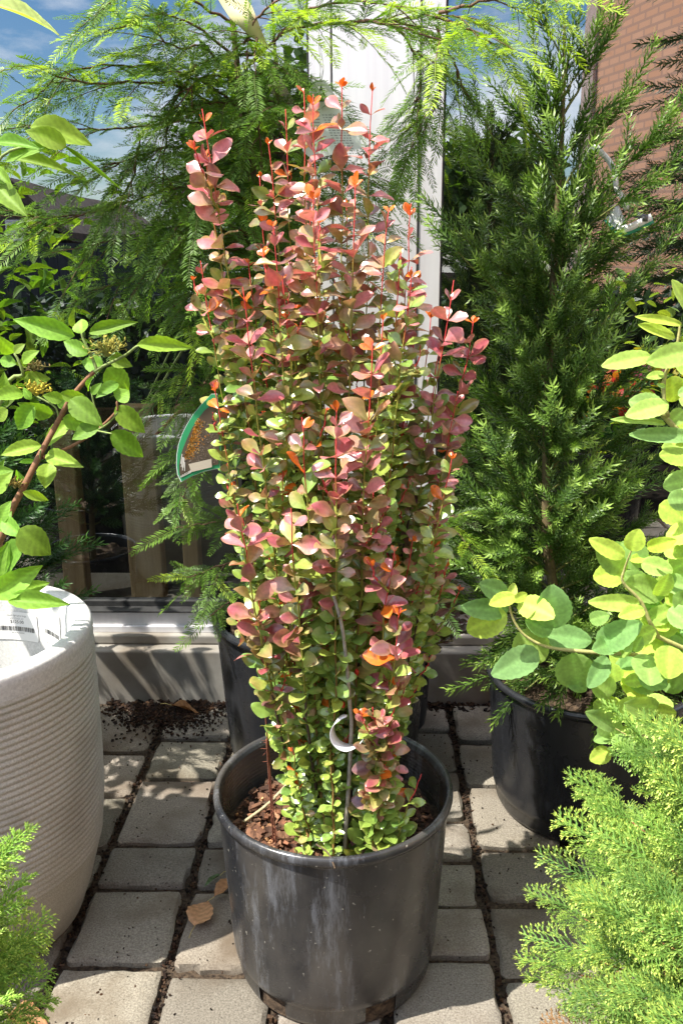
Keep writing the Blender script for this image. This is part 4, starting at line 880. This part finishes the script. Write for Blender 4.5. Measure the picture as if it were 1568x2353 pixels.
# spirea
sroot = np.array([.98, 1.28, 0]); sp = empty('potted_spirea', sroot, 'chartreuse spirea with rounded toothed leaves reaching in from the right edge', 'potted plant')
nursery_pot(sroot, .17, .32, sp, M['potdark']); soil_disc(sroot, .155, .27, sp, M['soil'])
Z2 = zz(.3463, 1025.1, 1176.3); Z6 = zz(.1923, 1296.8, 543)
specs = []
for s in ((400, 680, 125, 790, 190, 1), (410, 650, 110, 640, 130, 0), (400, 560, 235, 480, 130, 0), (450, 560, 295, 610, 95, 1), (480, 600, 705, 690, 150, 1), (715, 775, 700, 505, 215, 0), (700, 790, 535, 720, 130, 0), (660, 820, 965, 860, 155, 0), (490, 790, 640, 1005, 215, .5), (610, 930, 318, 1080, 170, 0),
          (830, 940, 880, 1195, 235, .3), (1065, 965, 950, 1165, 120, 0), (800, 1100, 930, 1195, 90, .2), (1000, 890, 1275, 745, 165, 0), (1120, 870, 990, 910, 120, 0), (1180, 400, 975, 440, 150, 1), (1180, 300, 955, 185, 105, 1), (1180, 400, 1010, 260, 130, .2), (1225, 260, 1275, 122, 120, 1), (1330, 240, 1505, 195, 90, 1), (1460, 140, 1660, 160, 150, 1),
          (1210, 320, 1360, 295, 60, 1), (1290, 340, 1500, 390, 115, .5), (1185, 470, 1470, 560, 165, .4), (1280, 610, 955, 600, 105, .7), (1290, 600, 1470, 780, 165, 1), (1310, 650, 1155, 690, 90, .8), (1385, 780, 1215, 870, 110, .7), (1480, 890, 1480, 1105, 200, .8), (1330, 950, 1360, 1140, 210, .3), (1260, 950, 1160, 1040, 110, 0), (1310, 1110, 1175, 1130, 85, .7), (1270, 1070, 1470, 1160, 130, 0),
          (950, 720, 1070, 690, 90, .2), (1120, 1430, 950, 1340, 110, .2), (1110, 1470, 985, 1520, 80, .2), (1170, 1470, 1180, 1600, 140, .3), (1250, 1550, 1340, 1640, 120, .2), (1400, 1300, 1200, 1290, 130, .4), (1380, 1420, 1560, 1520, 150, .3), (1440, 420, 1600, 330, 130, .5), (1440, 450, 1640, 520, 120, .3), (1500, 560, 1680, 640, 140, .3), (1470, 650, 1640, 760, 140, .2), (1400, 560, 1480, 430, 110, .4), (1450, 250, 1620, 280, 110, .7), (1150, 900, 1240, 860, 90, .2), (420, 600, 450, 470, 60, 1), (440, 590, 540, 545, 60, 1), (1240, 930, 1300, 830, 70, .4)):
    Y = 1.25 + rng.uniform(-.05, .05); b = Z2(s[0], s[1], Y); t = Z2(s[2], s[3], Y + rng.uniform(-.05, .02)); px = np.linalg.norm(Z2(s[0] + 100, s[1], Y) - b) / 100
    specs.append((b, t, s[4] * px * 1.15, norm([rng.uniform(-.5, .2), -1.2, rng.uniform(.3, .9)]), s[5]))
for s in ((1390, 1060, 870, 945, 120, 1), (1310, 1220, 905, 1040, 160, 1), (1030, 1440, 455, 1530, 235, .6), (1550, 1360, 1000, 1500, 300, .5), (1190, 1650, 985, 1680, 120, .6), (1240, 2010, 740, 2130, 260, .5), (1200, 2250, 575, 2165, 110, .5), (1480, 900, 1310, 520, 200, .7), (1420, 2080, 1250, 2250, 200, .4), (1500, 1650, 1700, 1500, 220, .4), (1550, 2400, 800, 2360, 200, .1), (1200, 1800, 1110, 1770, 60, .2), (1350, 1900, 1560, 1800, 140, .3)):
    Y = 1.22 + rng.uniform(-.04, .04); b = Z6(s[0], s[1], Y); t = Z6(s[2], s[3], Y - .01); px = np.linalg.norm(Z6(s[0] + 100, s[1], Y) - b) / 100
    specs.append((b, t, s[4] * px, norm([rng.uniform(-.4, .2), -1.2, rng.uniform(.3, .9)]), s[5]))
for (n_k, xa_, xb_, ya_, yb_) in ((46, 1440, 1640, 1230, 1600), (16, 1390, 1500, 1500, 1640), (20, 1510, 1640, 820, 1230), (8, 1380, 1450, 1640, 1740)):
    for k in range(n_k):
        Y = rng.uniform(1.24, 1.40); b = A(rng.uniform(xa_, xb_), rng.uniform(ya_, yb_), Y); an = rng.uniform(0, 6.3); l_ = rng.uniform(.036, .06)
        specs.append((b, b + np.array([math.cos(an), rng.uniform(-.4, .2), math.sin(an) * .8]) * l_, l_ * rng.uniform(.65, .85), norm([rng.uniform(-.5, .2), -1.2, rng.uniform(.3, .9)]), rng.uniform(0, 1)))
for k in range(260):
    c = np.array([rng.uniform(.5, 1.25), rng.uniform(.95, 1.55), rng.uniform(.45, 1.2)]); pj = A(1568, 1300, c[1])[0]
    if c[0] < pj - (.05 if .45 < c[2] < .72 else -.02): continue
    d = norm(rng.normal(size=3) * [1, 1, .5]); specs.append((c, c + d * rng.uniform(.04, .07), rng.uniform(.03, .045), norm([rng.normal(0, .4), -.4, 1]), rng.uniform(0, 1)))
def scol(s):
    k = s[4]; return (np.array([.22, .40, .14]) * (1 - k) + np.array([.48, .62, .10]) * k) * rng.uniform(.9, 1.1)
g = leaves(spirT, specs, scol, .04); g.build('foliage', M['spir'], sp)
g = Geo(); c_ = (.45, .42, .16)
tube(g, bezpts([Z2(410, 560, 1.24), Z2(430, 680, 1.25), Z2(480, 780, 1.25), Z2(560, 850, 1.25), Z2(700, 905, 1.25), Z2(1000, 935, 1.25), Z2(1280, 955, 1.26), Z2(1650, 1050, 1.27), sroot + [-.05, 0, .5], sroot + [0, 0, .27]], 40), np.linspace(.0012, .005, 40), 6, c_)
tube(g, bezpts([Z2(1225, 260, 1.24), Z2(1180, 380, 1.25), Z2(1170, 470, 1.25), Z2(1290, 600, 1.25), Z2(1390, 800, 1.25), Z2(1600, 920, 1.26), sroot + [-.03, 0, .45], sroot + [0, 0, .27]], 36), np.linspace(.0012, .005, 36), 6, c_)
tube(g, bezpts([Z6(1380, 1030, 1.22), Z6(1330, 1330, 1.22), Z6(1200, 1650, 1.22), Z6(1180, 1900, 1.22), Z6(1230, 2150, 1.22), Z6(1420, 2400, 1.23), sroot + [-.1, 0, .6], sroot + [0, 0, .27]], 36), np.linspace(.0015, .005, 36), 6, c_)
tube(g, bezpts([Z2(1120, 1440, 1.25), Z2(1250, 1500, 1.25), Z2(1600, 1550, 1.27), sroot + [0, 0, .27]], 16), np.linspace(.001, .003, 16), 5, c_)
g.build('stems', M['bark'], sp)

# ------------------------------------------------------------------ small dark barberry peeking out at the right
db = np.array([A(1040, 1500, 1.98)[0] + .0, 2.0, 0]); dB = empty('dark_barberry', (rc[0] + .2, 2.2, 0), 'low dark purple barberry peeping out between the centre pots and the cedar pot', 'potted plant')
stemG, leafG = Geo(), Geo(); lb = dict(base=[], D=[], N=[], L=[], W=[], r=[], k=[])
for (tx, ty) in ((1047, 1250), (1010, 1340), (985, 1390), (1060, 1370), (1090, 1420)):
    barb_stem(np.array([rc[0] + .2, 2.2, .17]), A(tx, ty, 1.98), 1.0, False, .040, tipL=.22)
n_ = len(lb['base']); r_ = rng.uniform(0, 1, (n_, 1, 1)); c = PURP * .75 * r_ + np.array([.10, .11, .035]) * (1 - r_)
stamp(leafG, barbT[0], barbT[1], np.array(lb['base']), np.array(lb['D']), np.array(lb['N']), np.array(lb['L']), np.array(lb['W']), c * np.ones((1, len(barbT[0]), 1)))
stemG.build('stems', M['bark'], dB); leafG.build('foliage', M['barb'], dB); nursery_pot(np.array([rc[0] + .2, 2.2, 0]), .085, .18, dB, M['potdark']); soil_disc(np.array([rc[0] + .2, 2.2, 0]), .075, .15, dB, M['soil'])

# ------------------------------------------------------------------ ribbed planter
PL = np.array([-.75, 1.44, 0]); ZR = .61
pl = empty('ribbed_planter', PL, 'large pale grey ribbed egg shaped planter with price stickers inside, left of the pots', 'planter')
prof = [(.001, .0), (.165, .0), (.178, .008)]
key = np.array([(0, .182), (.07, .208), (.17, .236), (.25, .2445), (.34, .248), (.47, .250), (.565, .2505)])
zs = np.arange(.012, ZR - .045, .0015)
for z in zs:
    r = np.interp(z, key[:, 0], key[:, 1]); env = min(1, max(.12, (z - .12) / .15)); prof.append((r + .0026 * env * (abs(math.sin(z * math.pi / .0118)) - .5), z))
g = Geo(); lathe(g, prof + [(.2505, ZR - .044)], PL, 120); g.build('body', M['cement'], pl)
g = Geo(); rim = [(.2505, ZR - .044), (.2515, ZR - .02), (.251, ZR - .006), (.246, ZR), (.222, ZR + .0005), (.216, ZR - .005), (.213, ZR - .03), (.21, ZR - .3), (.18, .05), (.001, .045)]
lathe(g, rim, PL, 120); g.build('rim', M['cementrim'], pl)

def text_geo(s, size):
    cu = bpy.data.curves.new('t', 'FONT'); cu.body = s; cu.size = size; cu.align_x = 'CENTER'; cu.resolution_u = 3
    ob = bpy.data.objects.new('t', cu); COL.objects.link(ob); dg = bpy.context.evaluated_depsgraph_get(); me = bpy.data.meshes.new_from_object(ob.evaluated_get(dg))
    V = np.array([v.co[:] for v in me.vertices]).reshape(-1, 3); me.calc_loop_triangles(); T = [(*t.vertices, t.vertices[2]) for t in me.loop_triangles]
    bpy.data.objects.remove(ob); bpy.data.curves.remove(cu); bpy.data.meshes.remove(me); return V, np.array(T)

def flat_rect(g, x0, x1, y0, y1, z, c, n=8):
    xs = np.linspace(x0, x1, n + 1); V = [(x, y, z) for y in (y0, y1) for x in xs]; g.add(V, [(i, i + 1, n + 2 + i, n + 1 + i) for i in range(n)], c)

def round_rect(g, w_, h_, r, z, c, n=24):
    xs = np.linspace(-w_ / 2, w_ / 2, n + 1); V = []
    for x in xs:
        dx = max(0, abs(x) - (w_ / 2 - r)); ins = r - math.sqrt(max(0, r * r - dx * dx)); V += [(x, -h_ / 2 + ins, z), (x, h_ / 2 - ins, z)]
    g.add(V, [(2 * i, 2 * i + 2, 2 * i + 3, 2 * i + 1) for i in range(n)], c)

def sticker(ang, zc, rin, w_, h_, texts, tilt=0, label='', bars=(-.003, .004, .006)):
    "sticker on the inside wall; local x runs to the viewer's right"
    g = Geo(); round_rect(g, w_, h_, .004, 0, (.78, .78, .77))
    r2 = np.random.default_rng(5); x = -w_ * .42
    while x < w_ * .42:
        b = r2.choice([.0006, .0009, .0014, .0018]); flat_rect(g, x, min(x + b, w_ * .42), bars[0] - bars[1] - .004, bars[0] + bars[2] - .004, .0004, (.03, .03, .03), 1); x += b + r2.choice([.0007, .001, .0015])
    for (s, sz, yy, col) in texts:
        V, T = text_geo(s, sz); V = V + [0, yy, .0004]; g.add(V, T, col)
    ct, st = math.cos(tilt), math.sin(tilt)
    for i, V in enumerate(g.V):
        x, y, z = V[:, 0] * ct - V[:, 1] * st, V[:, 0] * st + V[:, 1] * ct, V[:, 2]; a_ = ang - x / rin
        rr_ = rin - .0008 - z; g.V[i] = np.column_stack([PL[0] + rr_ * np.cos(a_), PL[1] + rr_ * np.sin(a_), zc + y])
    o = g.build('price_sticker', M['label'], smooth=False); tag(o, label, 'sticker', 'stickers inside the planter'); return o
blk = (.04, .04, .04)
sticker(rad(79), .528, .2115, .098, .062, [('ribbed light grey large', .0052, .0215, (.2, .2, .2)), ('#3033-67-23', .006, .0145, (.35, .35, .35)), ('$125.00', .0095, .006, blk), ('8819145733357', .0045, -.0165, (.2, .2, .2))], 0, 'wide white price sticker reading $125.00 over a barcode inside the planter')
sticker(rad(53), .540, .2115, .055, .075, [('-----------', .006, .027, (.3, .3, .3)), ('~~~~~~', .012, .014, blk), ('------- ----', .005, .007, (.3, .3, .3))], rad(-6), 'smaller white barcode sticker curling round the right inner wall of the planter', bars=(-.012, .002, .008))

# ------------------------------------------------------------------ tags
# white loop label at the foot of the barberry
pc = A(800, 1683, PC[1] - .145); g = Geo(); n = 40; V = []; rr_ = .026; hw = .0095
for i in range(n + 1):
    a_ = rad(95) + rad(250) * i / n; wd = hw * (1 if i > 4 else .3 + .17 * i) * (1 if i < n - 12 else max(.12, (n - i) / 12))
    ct = pc + np.array([rr_ * math.cos(a_) * .95, 0, rr_ * math.sin(a_) * 1.05]); nn_ = np.array([.35, 1, .15]); nn_ = nn_ / np.linalg.norm(nn_)
    V += [ct - nn_ * wd, ct + nn_ * wd]
g.add(V, [(2 * i, 2 * i + 2, 2 * i + 3, 2 * i + 1) for i in range(n)], (.8, .8, .82)); o = g.build('loop_label', M['label']); tag(o, 'white plastic loop label hooked round a stem at the foot of the barberry', 'plant label')
so_ = o.modifiers.new('s', 'SOLIDIFY'); so_.thickness = .0006

# green bordered picture tag
def tag_card(name, quad, rows, label, cat, Yoff=0):
    pass
Zt = lambda x, y, Y: A(380.1 + x * .1270, 905 + y * .1270, Y)
Yt = PC[1] - .01
outl = [(830, 10), (640, 210), (500, 380), (390, 560), (300, 740), (240, 920), (210, 1100), (205, 1300), (225, 1460), (290, 1590), (480, 1490), (700, 1400), (980, 1340), (1000, 1000), (990, 500), (930, 10)]
inl = [(840, 190), (700, 310), (580, 460), (470, 640), (390, 810), (320, 980), (270, 1130), (245, 1300), (250, 1430), (280, 1520), (460, 1420), (690, 1330), (960, 1280), (970, 1000), (960, 500), (900, 190)]
pt = empty('plant_tag', Zt(600, 800, Yt), 'green edged fan shaped picture tag hanging in the left side of the barberry', 'plant tag')
def poly(pts, Y, c, name, parent, thick=.0004):
    P = [Zt(x, y, Y) for x, y in pts]; ctr = np.mean(P, axis=0); V = np.array([ctr] + P); m = len(P)
    back = V + [0, thick, 0]; g = Geo(); Q = [(0, 1 + (i + 1) % m, 1 + i, 1 + i) for i in range(m)]; g.add(np.vstack([V, back]), Q + [(m + 1 + 0, m + 2 + i, m + 2 + (i + 1) % m, m + 2 + (i + 1) % m) for i in range(m)] + [(1 + i, 1 + (i + 1) % m, m + 2 + (i + 1) % m, m + 2 + i) for i in range(m)], c)
    return g.build(name, M['tagp'], parent, smooth=False)
big = [((x - 600) * 1.022 + 597, (y - 800) * 1.012 + 802) for x, y in outl]
poly(big, Yt, (.75, .76, .72), 'white_edge', pt); poly(outl, Yt - .0008, (.04, .30, .12), 'green_border', pt); poly(inl, Yt - .0016, (.10, .075, .05), 'picture', pt)
g = Geo(); r3 = np.random.default_rng(9)
for k in range(420):
    u = r3.uniform(0, 1); yy = 480 + 700 * u + r3.normal(0, 20); xc_ = 560 - 230 * u; x = xc_ + abs(r3.normal(0, 60 + 40 * math.sin(u * 3))); 
    c = (.62, .25, .03) if r3.uniform() < .7 else (.45, .30, .10); q = r3.uniform(10, 26); an = r3.uniform(0, 3); dx, dy = q * math.cos(an), q * math.sin(an)
    V = [Zt(x - dx, yy - dy, Yt - .0021), Zt(x + dy * .4, yy - dx * .4, Yt - .0021), Zt(x + dx, yy + dy, Yt - .0021), Zt(x - dy * .4, yy + dx * .4, Yt - .0021)]; g.add(V, [(0, 1, 2, 3)], np.array(c) * r3.uniform(.5, 1.3))
for k in range(500):
    x, yy = r3.uniform(330, 950), r3.uniform(480, 1250)
    if x < 560 - 230 * (yy - 480) / 700: continue
    q = r3.uniform(6, 16); c = np.array([.22, .17, .13]) * r3.uniform(.3, 1.3); g.add([Zt(x - q, yy, Yt - .002), Zt(x, yy - q, Yt - .002), Zt(x + q, yy, Yt - .002), Zt(x, yy + q, Yt - .002)], [(0, 1, 2, 3)], c)
g.build('flower_picture', M['tagp'], pt, smooth=False)
g = Geo(); q4 = lambda a, b, c, d, col, dY=.0026: g.add([Zt(*a, Yt - dY), Zt(*b, Yt - dY), Zt(*c, Yt - dY), Zt(*d, Yt - dY)], [(0, 1, 2, 3)], col)
q4((415, 1275), (830, 1180), (840, 1330), (465, 1420), (.50, .44, .34))
for (x0, y0, x1, y1) in ((300, 1090, 275, 1270), (310, 1150, 285, 1330), (325, 1150, 305, 1390), (340, 1170, 320, 1340), (350, 1240, 345, 1400)): q4((x0 - 6, y0), (x0 + 6, y0), (x1 + 6, y1), (x1 - 6, y1), (.7, .68, .6))
q4((262, 1490), (455, 1385), (462, 1430), (275, 1520), (.6, .58, .5), .0026)
g.build('band', M['tagp'], pt, smooth=False)
V, T = text_geo('NURSERY', .0062); g = Geo(); e0, e1 = Zt(262, 1515, Yt - .003), Zt(458, 1425, Yt - .003); ex = norm(e1 - e0); ez = norm(np.cross(ex, [0, 1, 0])); ez = ez if ez[2] > 0 else -ez; mc = (e0 + e1) / 2
sc = np.linalg.norm(e1 - e0) * .94 / (V[:, 0].max() - V[:, 0].min()); g.add(mc + V[:, :1] * sc * ex + V[:, 1:2] * sc * ez + ez * .0006, T, (.04, .03, .02)); g.build('lettering', M['tagp'], pt, smooth=False)

# white hang tag on a thread in front of the post
ht = empty('hang_tag', A(765, 250, 1.88), 'long white printed hang tag on a thread above the barberry tips', 'plant tag')
Zh = lambda x, y, Y: A((x / 2.613 + 400) * .9048, y / 2.613 * .9048, Y)
def card(pts, Y, c, name, parent, mat='tagp'):
    P = [Zh(x, y, Y) for x, y in pts]; ctr = np.mean(P, axis=0); V = np.array([ctr] + P); m = len(P); g = Geo(); back = V + [0, .0006, 0]
    g.add(np.vstack([V, back]), [(0, 1 + (i + 1) % m, 1 + i, 1 + i) for i in range(m)] + [(m + 1, m + 2 + i, m + 2 + (i + 1) % m, m + 2 + (i + 1) % m) for i in range(m)] + [(1 + i, 1 + (i + 1) % m, m + 2 + (i + 1) % m, m + 2 + i) for i in range(m)], c); return g.build(name, M[mat], parent, smooth=False)
card([(1080, 530), (1110, 535), (1145, 580), (1350, 940), (1350, 985), (1230, 1010), (1100, 1040), (1000, 1040), (960, 1000), (1000, 640), (1030, 560)], 1.88, (.66, .70, .66), 'card', ht)
g = Geo(); tube(g, bezpts([Zh(1062, 160, 1.88), Zh(1070, 300, 1.88), Zh(1078, 420, 1.878), Zh(1078, 545, 1.879)], 12), .0009, 4, (.75, .75, .75)); tube(g, bezpts([Zh(1062, 160, 1.88), Zh(1085, 350, 1.877), Zh(1098, 450, 1.877), Zh(1084, 545, 1.879)], 12), .0009, 4, (.75, .75, .75)); g.build('thread', M['label'], ht)
g = Geo(); r4 = np.random.default_rng(2)
for k in range(16):
    y0 = 760 + k * 17; x0 = 1090 + k * 7; x = x0
    while x < x0 + 150 - k * 2: w_ = r4.uniform(8, 26); g.add([Zh(x, y0, 1.8795), Zh(x + w_, y0 + 1, 1.8795), Zh(x + w_, y0 + 7, 1.8795), Zh(x, y0 + 6, 1.8795)], [(3, 2, 1, 0)], (.28, .30, .28)); x += w_ + 8
for k in range(9):
    y0 = 700 + k * 22; g.add([Zh(1000, y0, 1.8795), Zh(1075, y0, 1.8795), Zh(1075, y0 + 7, 1.8795), Zh(1000, y0 + 7, 1.8795)], [(3, 2, 1, 0)], (.3, .32, .3))
for (x, y) in ((1082, 580), (1100, 620), (1085, 650)): g.add([Zh(x - 14, y + 22, 1.8795), Zh(x + 18, y + 25, 1.8795), Zh(x, y - 15, 1.8795), Zh(x, y - 15, 1.8795)], [(0, 1, 2, 2)], (.05, .06, .06))
g.build('printing', M['label'], ht, smooth=False)

# yellow strap on the redwood trunk
g = Geo(); cl = bezpts([A(500, -60, 1.9), A(535, 0, 1.89), A(565, 45, 1.88), A(590, 80, 1.88), A(612, 105, 1.885)], 16); wd = np.array([.045] * 6 + list(np.linspace(.045, .004, 10))); V = []
for i in range(16): V += [cl[i] - np.array([.8, 0, .35]) * wd[i] * .6, cl[i] + np.array([.8, .1, .35]) * wd[i] * .6 + [0, .01 * math.sin(i * .6), 0]]
g.add(V, [(2 * i, 2 * i + 2, 2 * i + 3, 2 * i + 1) for i in range(15)]); o = g.build('tree_strap', M['strap']); tag(o, 'pale yellow strap tied to the redwood at the top edge', 'strap'); so_ = o.modifiers.new('s', 'SOLIDIFY'); so_.thickness = .0008

# white loop and folded tag in the cedar
ct_ = empty('cedar_tag', A(1400, 420, 1.72), 'white loop tag with a green edged label caught in the upper cedar branches', 'plant tag')
Zc = lambda x, y, Y: A((x / 3.36 + 1400) * .9048, (y / 3.36 + 200) * .9048, Y)
def strip(pts, wd, c, name, Y=1.88):
    P = bezpts([Zc(x, y, Y + dy) for x, y, dy in pts], 20); g = Geo(); V = []; T = norm(np.gradient(P, axis=0)); nn_ = norm(np.cross(T, [.2, -1, .1]))
    for i in range(20): V += [P[i] - nn_[i] * wd / 2, P[i] + nn_[i] * wd / 2]
    g.add(V, [(2 * i, 2 * i + 2, 2 * i + 3, 2 * i + 1) for i in range(19)], c); o = g.build(name, M['tagp'], ct_); s_ = o.modifiers.new('s', 'SOLIDIFY'); s_.thickness = .0006
strip([(270, 740, .03), (330, 620, .0), (380, 590, -.01), (430, 640, .0), (500, 720, .02), (540, 830, .02), (550, 930, .01), (600, 1010, 0), (640, 1120, -.005)], .012, (.66, .66, .64), 'loop')
strip([(520, 1080, .01), (560, 1170, 0), (600, 1280, -.01)], .022, (.70, .70, .66), 'white_panel')
strip([(470, 1190, .006), (530, 1270, .0), (610, 1305, -.012), (720, 1270, -.006), (860, 1200, .012)], .016, (.05, .33, .2), 'green_edge')
strip([(480, 1170, .005), (545, 1245, -.002), (620, 1280, -.014), (720, 1245, -.008), (850, 1180, .01)], .014, (.76, .77, .76), 'print_panel')
strip([(690, 1150, .02), (780, 1185, .0), (820, 1190, .0)], .014, (.12, .12, .12), 'picture_panel')

# ------------------------------------------------------------------ flower pots seen through the glass edge on the right (mirrored from the yard)
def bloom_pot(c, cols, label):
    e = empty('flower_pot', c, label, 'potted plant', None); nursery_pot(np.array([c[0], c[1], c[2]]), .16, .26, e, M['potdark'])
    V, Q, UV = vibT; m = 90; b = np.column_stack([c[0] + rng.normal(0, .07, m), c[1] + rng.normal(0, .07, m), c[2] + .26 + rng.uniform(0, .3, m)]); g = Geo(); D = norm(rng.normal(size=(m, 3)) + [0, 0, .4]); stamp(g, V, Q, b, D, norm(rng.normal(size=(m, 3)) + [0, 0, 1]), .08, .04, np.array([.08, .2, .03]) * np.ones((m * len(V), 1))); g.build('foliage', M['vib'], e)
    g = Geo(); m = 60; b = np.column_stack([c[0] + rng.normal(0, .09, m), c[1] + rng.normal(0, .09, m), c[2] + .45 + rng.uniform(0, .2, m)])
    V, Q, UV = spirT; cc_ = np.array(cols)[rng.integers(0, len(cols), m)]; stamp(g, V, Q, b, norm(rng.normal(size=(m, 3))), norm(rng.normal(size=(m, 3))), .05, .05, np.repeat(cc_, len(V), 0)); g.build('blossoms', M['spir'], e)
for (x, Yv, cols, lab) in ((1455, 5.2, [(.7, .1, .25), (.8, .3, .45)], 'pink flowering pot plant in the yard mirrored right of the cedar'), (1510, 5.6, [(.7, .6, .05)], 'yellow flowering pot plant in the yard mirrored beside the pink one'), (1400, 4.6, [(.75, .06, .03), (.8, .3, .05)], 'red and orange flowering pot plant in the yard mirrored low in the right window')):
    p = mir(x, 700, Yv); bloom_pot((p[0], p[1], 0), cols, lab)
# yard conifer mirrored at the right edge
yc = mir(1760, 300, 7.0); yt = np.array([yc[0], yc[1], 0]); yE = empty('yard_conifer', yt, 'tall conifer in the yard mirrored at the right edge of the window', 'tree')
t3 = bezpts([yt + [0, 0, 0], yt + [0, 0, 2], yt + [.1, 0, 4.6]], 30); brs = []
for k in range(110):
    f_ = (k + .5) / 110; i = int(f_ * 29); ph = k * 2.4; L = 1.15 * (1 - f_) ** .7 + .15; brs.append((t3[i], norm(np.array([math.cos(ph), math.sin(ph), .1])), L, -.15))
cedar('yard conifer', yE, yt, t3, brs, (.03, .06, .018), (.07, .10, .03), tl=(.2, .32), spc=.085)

# hedge added across the yard so the lower window mirrors something dark
he = empty('added_hedge', (-1.0, -1.4, 0), 'long dark green hedge added across the yard to darken the window reflection', 'hedge')
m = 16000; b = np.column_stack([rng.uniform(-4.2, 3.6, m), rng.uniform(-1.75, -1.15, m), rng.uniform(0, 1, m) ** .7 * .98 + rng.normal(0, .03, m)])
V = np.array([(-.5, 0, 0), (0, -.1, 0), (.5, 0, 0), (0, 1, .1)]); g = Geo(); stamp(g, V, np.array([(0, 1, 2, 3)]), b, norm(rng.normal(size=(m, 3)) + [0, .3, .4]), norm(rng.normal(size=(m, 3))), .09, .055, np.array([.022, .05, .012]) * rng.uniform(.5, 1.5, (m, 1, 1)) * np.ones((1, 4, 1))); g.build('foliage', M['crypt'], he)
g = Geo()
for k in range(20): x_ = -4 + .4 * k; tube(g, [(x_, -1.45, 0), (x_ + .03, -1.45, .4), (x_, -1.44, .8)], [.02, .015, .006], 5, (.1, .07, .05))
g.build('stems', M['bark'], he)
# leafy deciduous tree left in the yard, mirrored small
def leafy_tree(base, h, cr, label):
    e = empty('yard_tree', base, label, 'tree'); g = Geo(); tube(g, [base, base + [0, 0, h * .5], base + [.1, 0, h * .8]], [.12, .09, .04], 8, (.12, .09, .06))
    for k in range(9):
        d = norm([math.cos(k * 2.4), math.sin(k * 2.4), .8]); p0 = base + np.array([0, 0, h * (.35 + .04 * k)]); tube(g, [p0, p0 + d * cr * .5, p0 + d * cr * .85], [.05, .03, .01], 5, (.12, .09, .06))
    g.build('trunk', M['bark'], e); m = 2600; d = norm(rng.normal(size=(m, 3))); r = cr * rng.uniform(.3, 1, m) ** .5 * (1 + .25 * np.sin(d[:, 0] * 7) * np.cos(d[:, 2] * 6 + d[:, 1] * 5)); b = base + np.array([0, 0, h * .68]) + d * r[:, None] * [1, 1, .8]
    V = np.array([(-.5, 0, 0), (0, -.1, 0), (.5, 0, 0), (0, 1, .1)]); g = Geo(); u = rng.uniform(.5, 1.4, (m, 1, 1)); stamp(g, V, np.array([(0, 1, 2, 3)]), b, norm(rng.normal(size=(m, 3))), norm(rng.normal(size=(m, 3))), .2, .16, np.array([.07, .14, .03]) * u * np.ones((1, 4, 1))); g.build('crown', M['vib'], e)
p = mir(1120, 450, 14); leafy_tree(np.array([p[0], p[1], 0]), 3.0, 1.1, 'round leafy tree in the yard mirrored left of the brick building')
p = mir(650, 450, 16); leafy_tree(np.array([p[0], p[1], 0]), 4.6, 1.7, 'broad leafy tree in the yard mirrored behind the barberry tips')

# ------------------------------------------------------------------ fallen leaves
V, Q, UV = grid_leaf(lambda t: max(.03, math.sin(math.pi * t ** .75)) ** .8, 12, 9, .35, .2, .05, .05)
def dry(base, tip, w_, col, lift, label, nrm=(0, -.1, 1)):
    b, t = np.array(base), np.array(tip); g = Geo(); L = np.linalg.norm(t - b); c = np.array(col) * (1 + .25 * np.sin(UV[:, 1:2] * 30 - abs(UV[:, :1]) * 6)) * np.ones((1, 3)); stamp(g, V * [1, 1, 1], Q, b[None], (t - b)[None], norm([nrm]), L, w_, c)
    tube(g, [b, b - (t - b) * .25 + [0, 0, .004], b - (t - b) * .45 + [0, 0, .001]], .0009, 4, (.45, .38, .15)); o = g.build('dry_leaf', M['dry']); tag(o, label, 'dry leaf', 'fallen leaves on the paving')
G0 = lambda x, y, z=.014: (lambda d: C0 + d * ((z - H) / d[2]))(fw + R_ * (x * K - 341) / F + U_ * (512 - y * K) / F)
dry(G0(448, 2128), G0(478, 2065, .03), .052, (.46, .26, .13), .02, 'crinkled tan leaf lying left of the main pot')
dry(G0(492, 2062, .016), G0(552, 2008, .045), .026, (.38, .20, .09), .02, 'narrow brown leaf leaning on the left side of the main pot')
dry(G0(20, 2330), G0(110, 2352, .02), .04, (.34, .17, .07), .02, 'brown leaf at the bottom left corner of the paving')
dry(G0(505, 2013, .008), G0(468, 2033, .014), .010, (.12, .18, .08), .02, 'small grey green leaf between the pavers left of the main pot')
dry(G0(610, 1640, .014), G0(555, 1655, .02), .03, (.25, .13, .05), .02, 'brown leaf by the sill left of the rear pot')
dry(G0(395, 1622, .014), G0(455, 1630, .02), .022, (.3, .15, .06), .02, 'curled brown leaf against the concrete sill')
print('done')
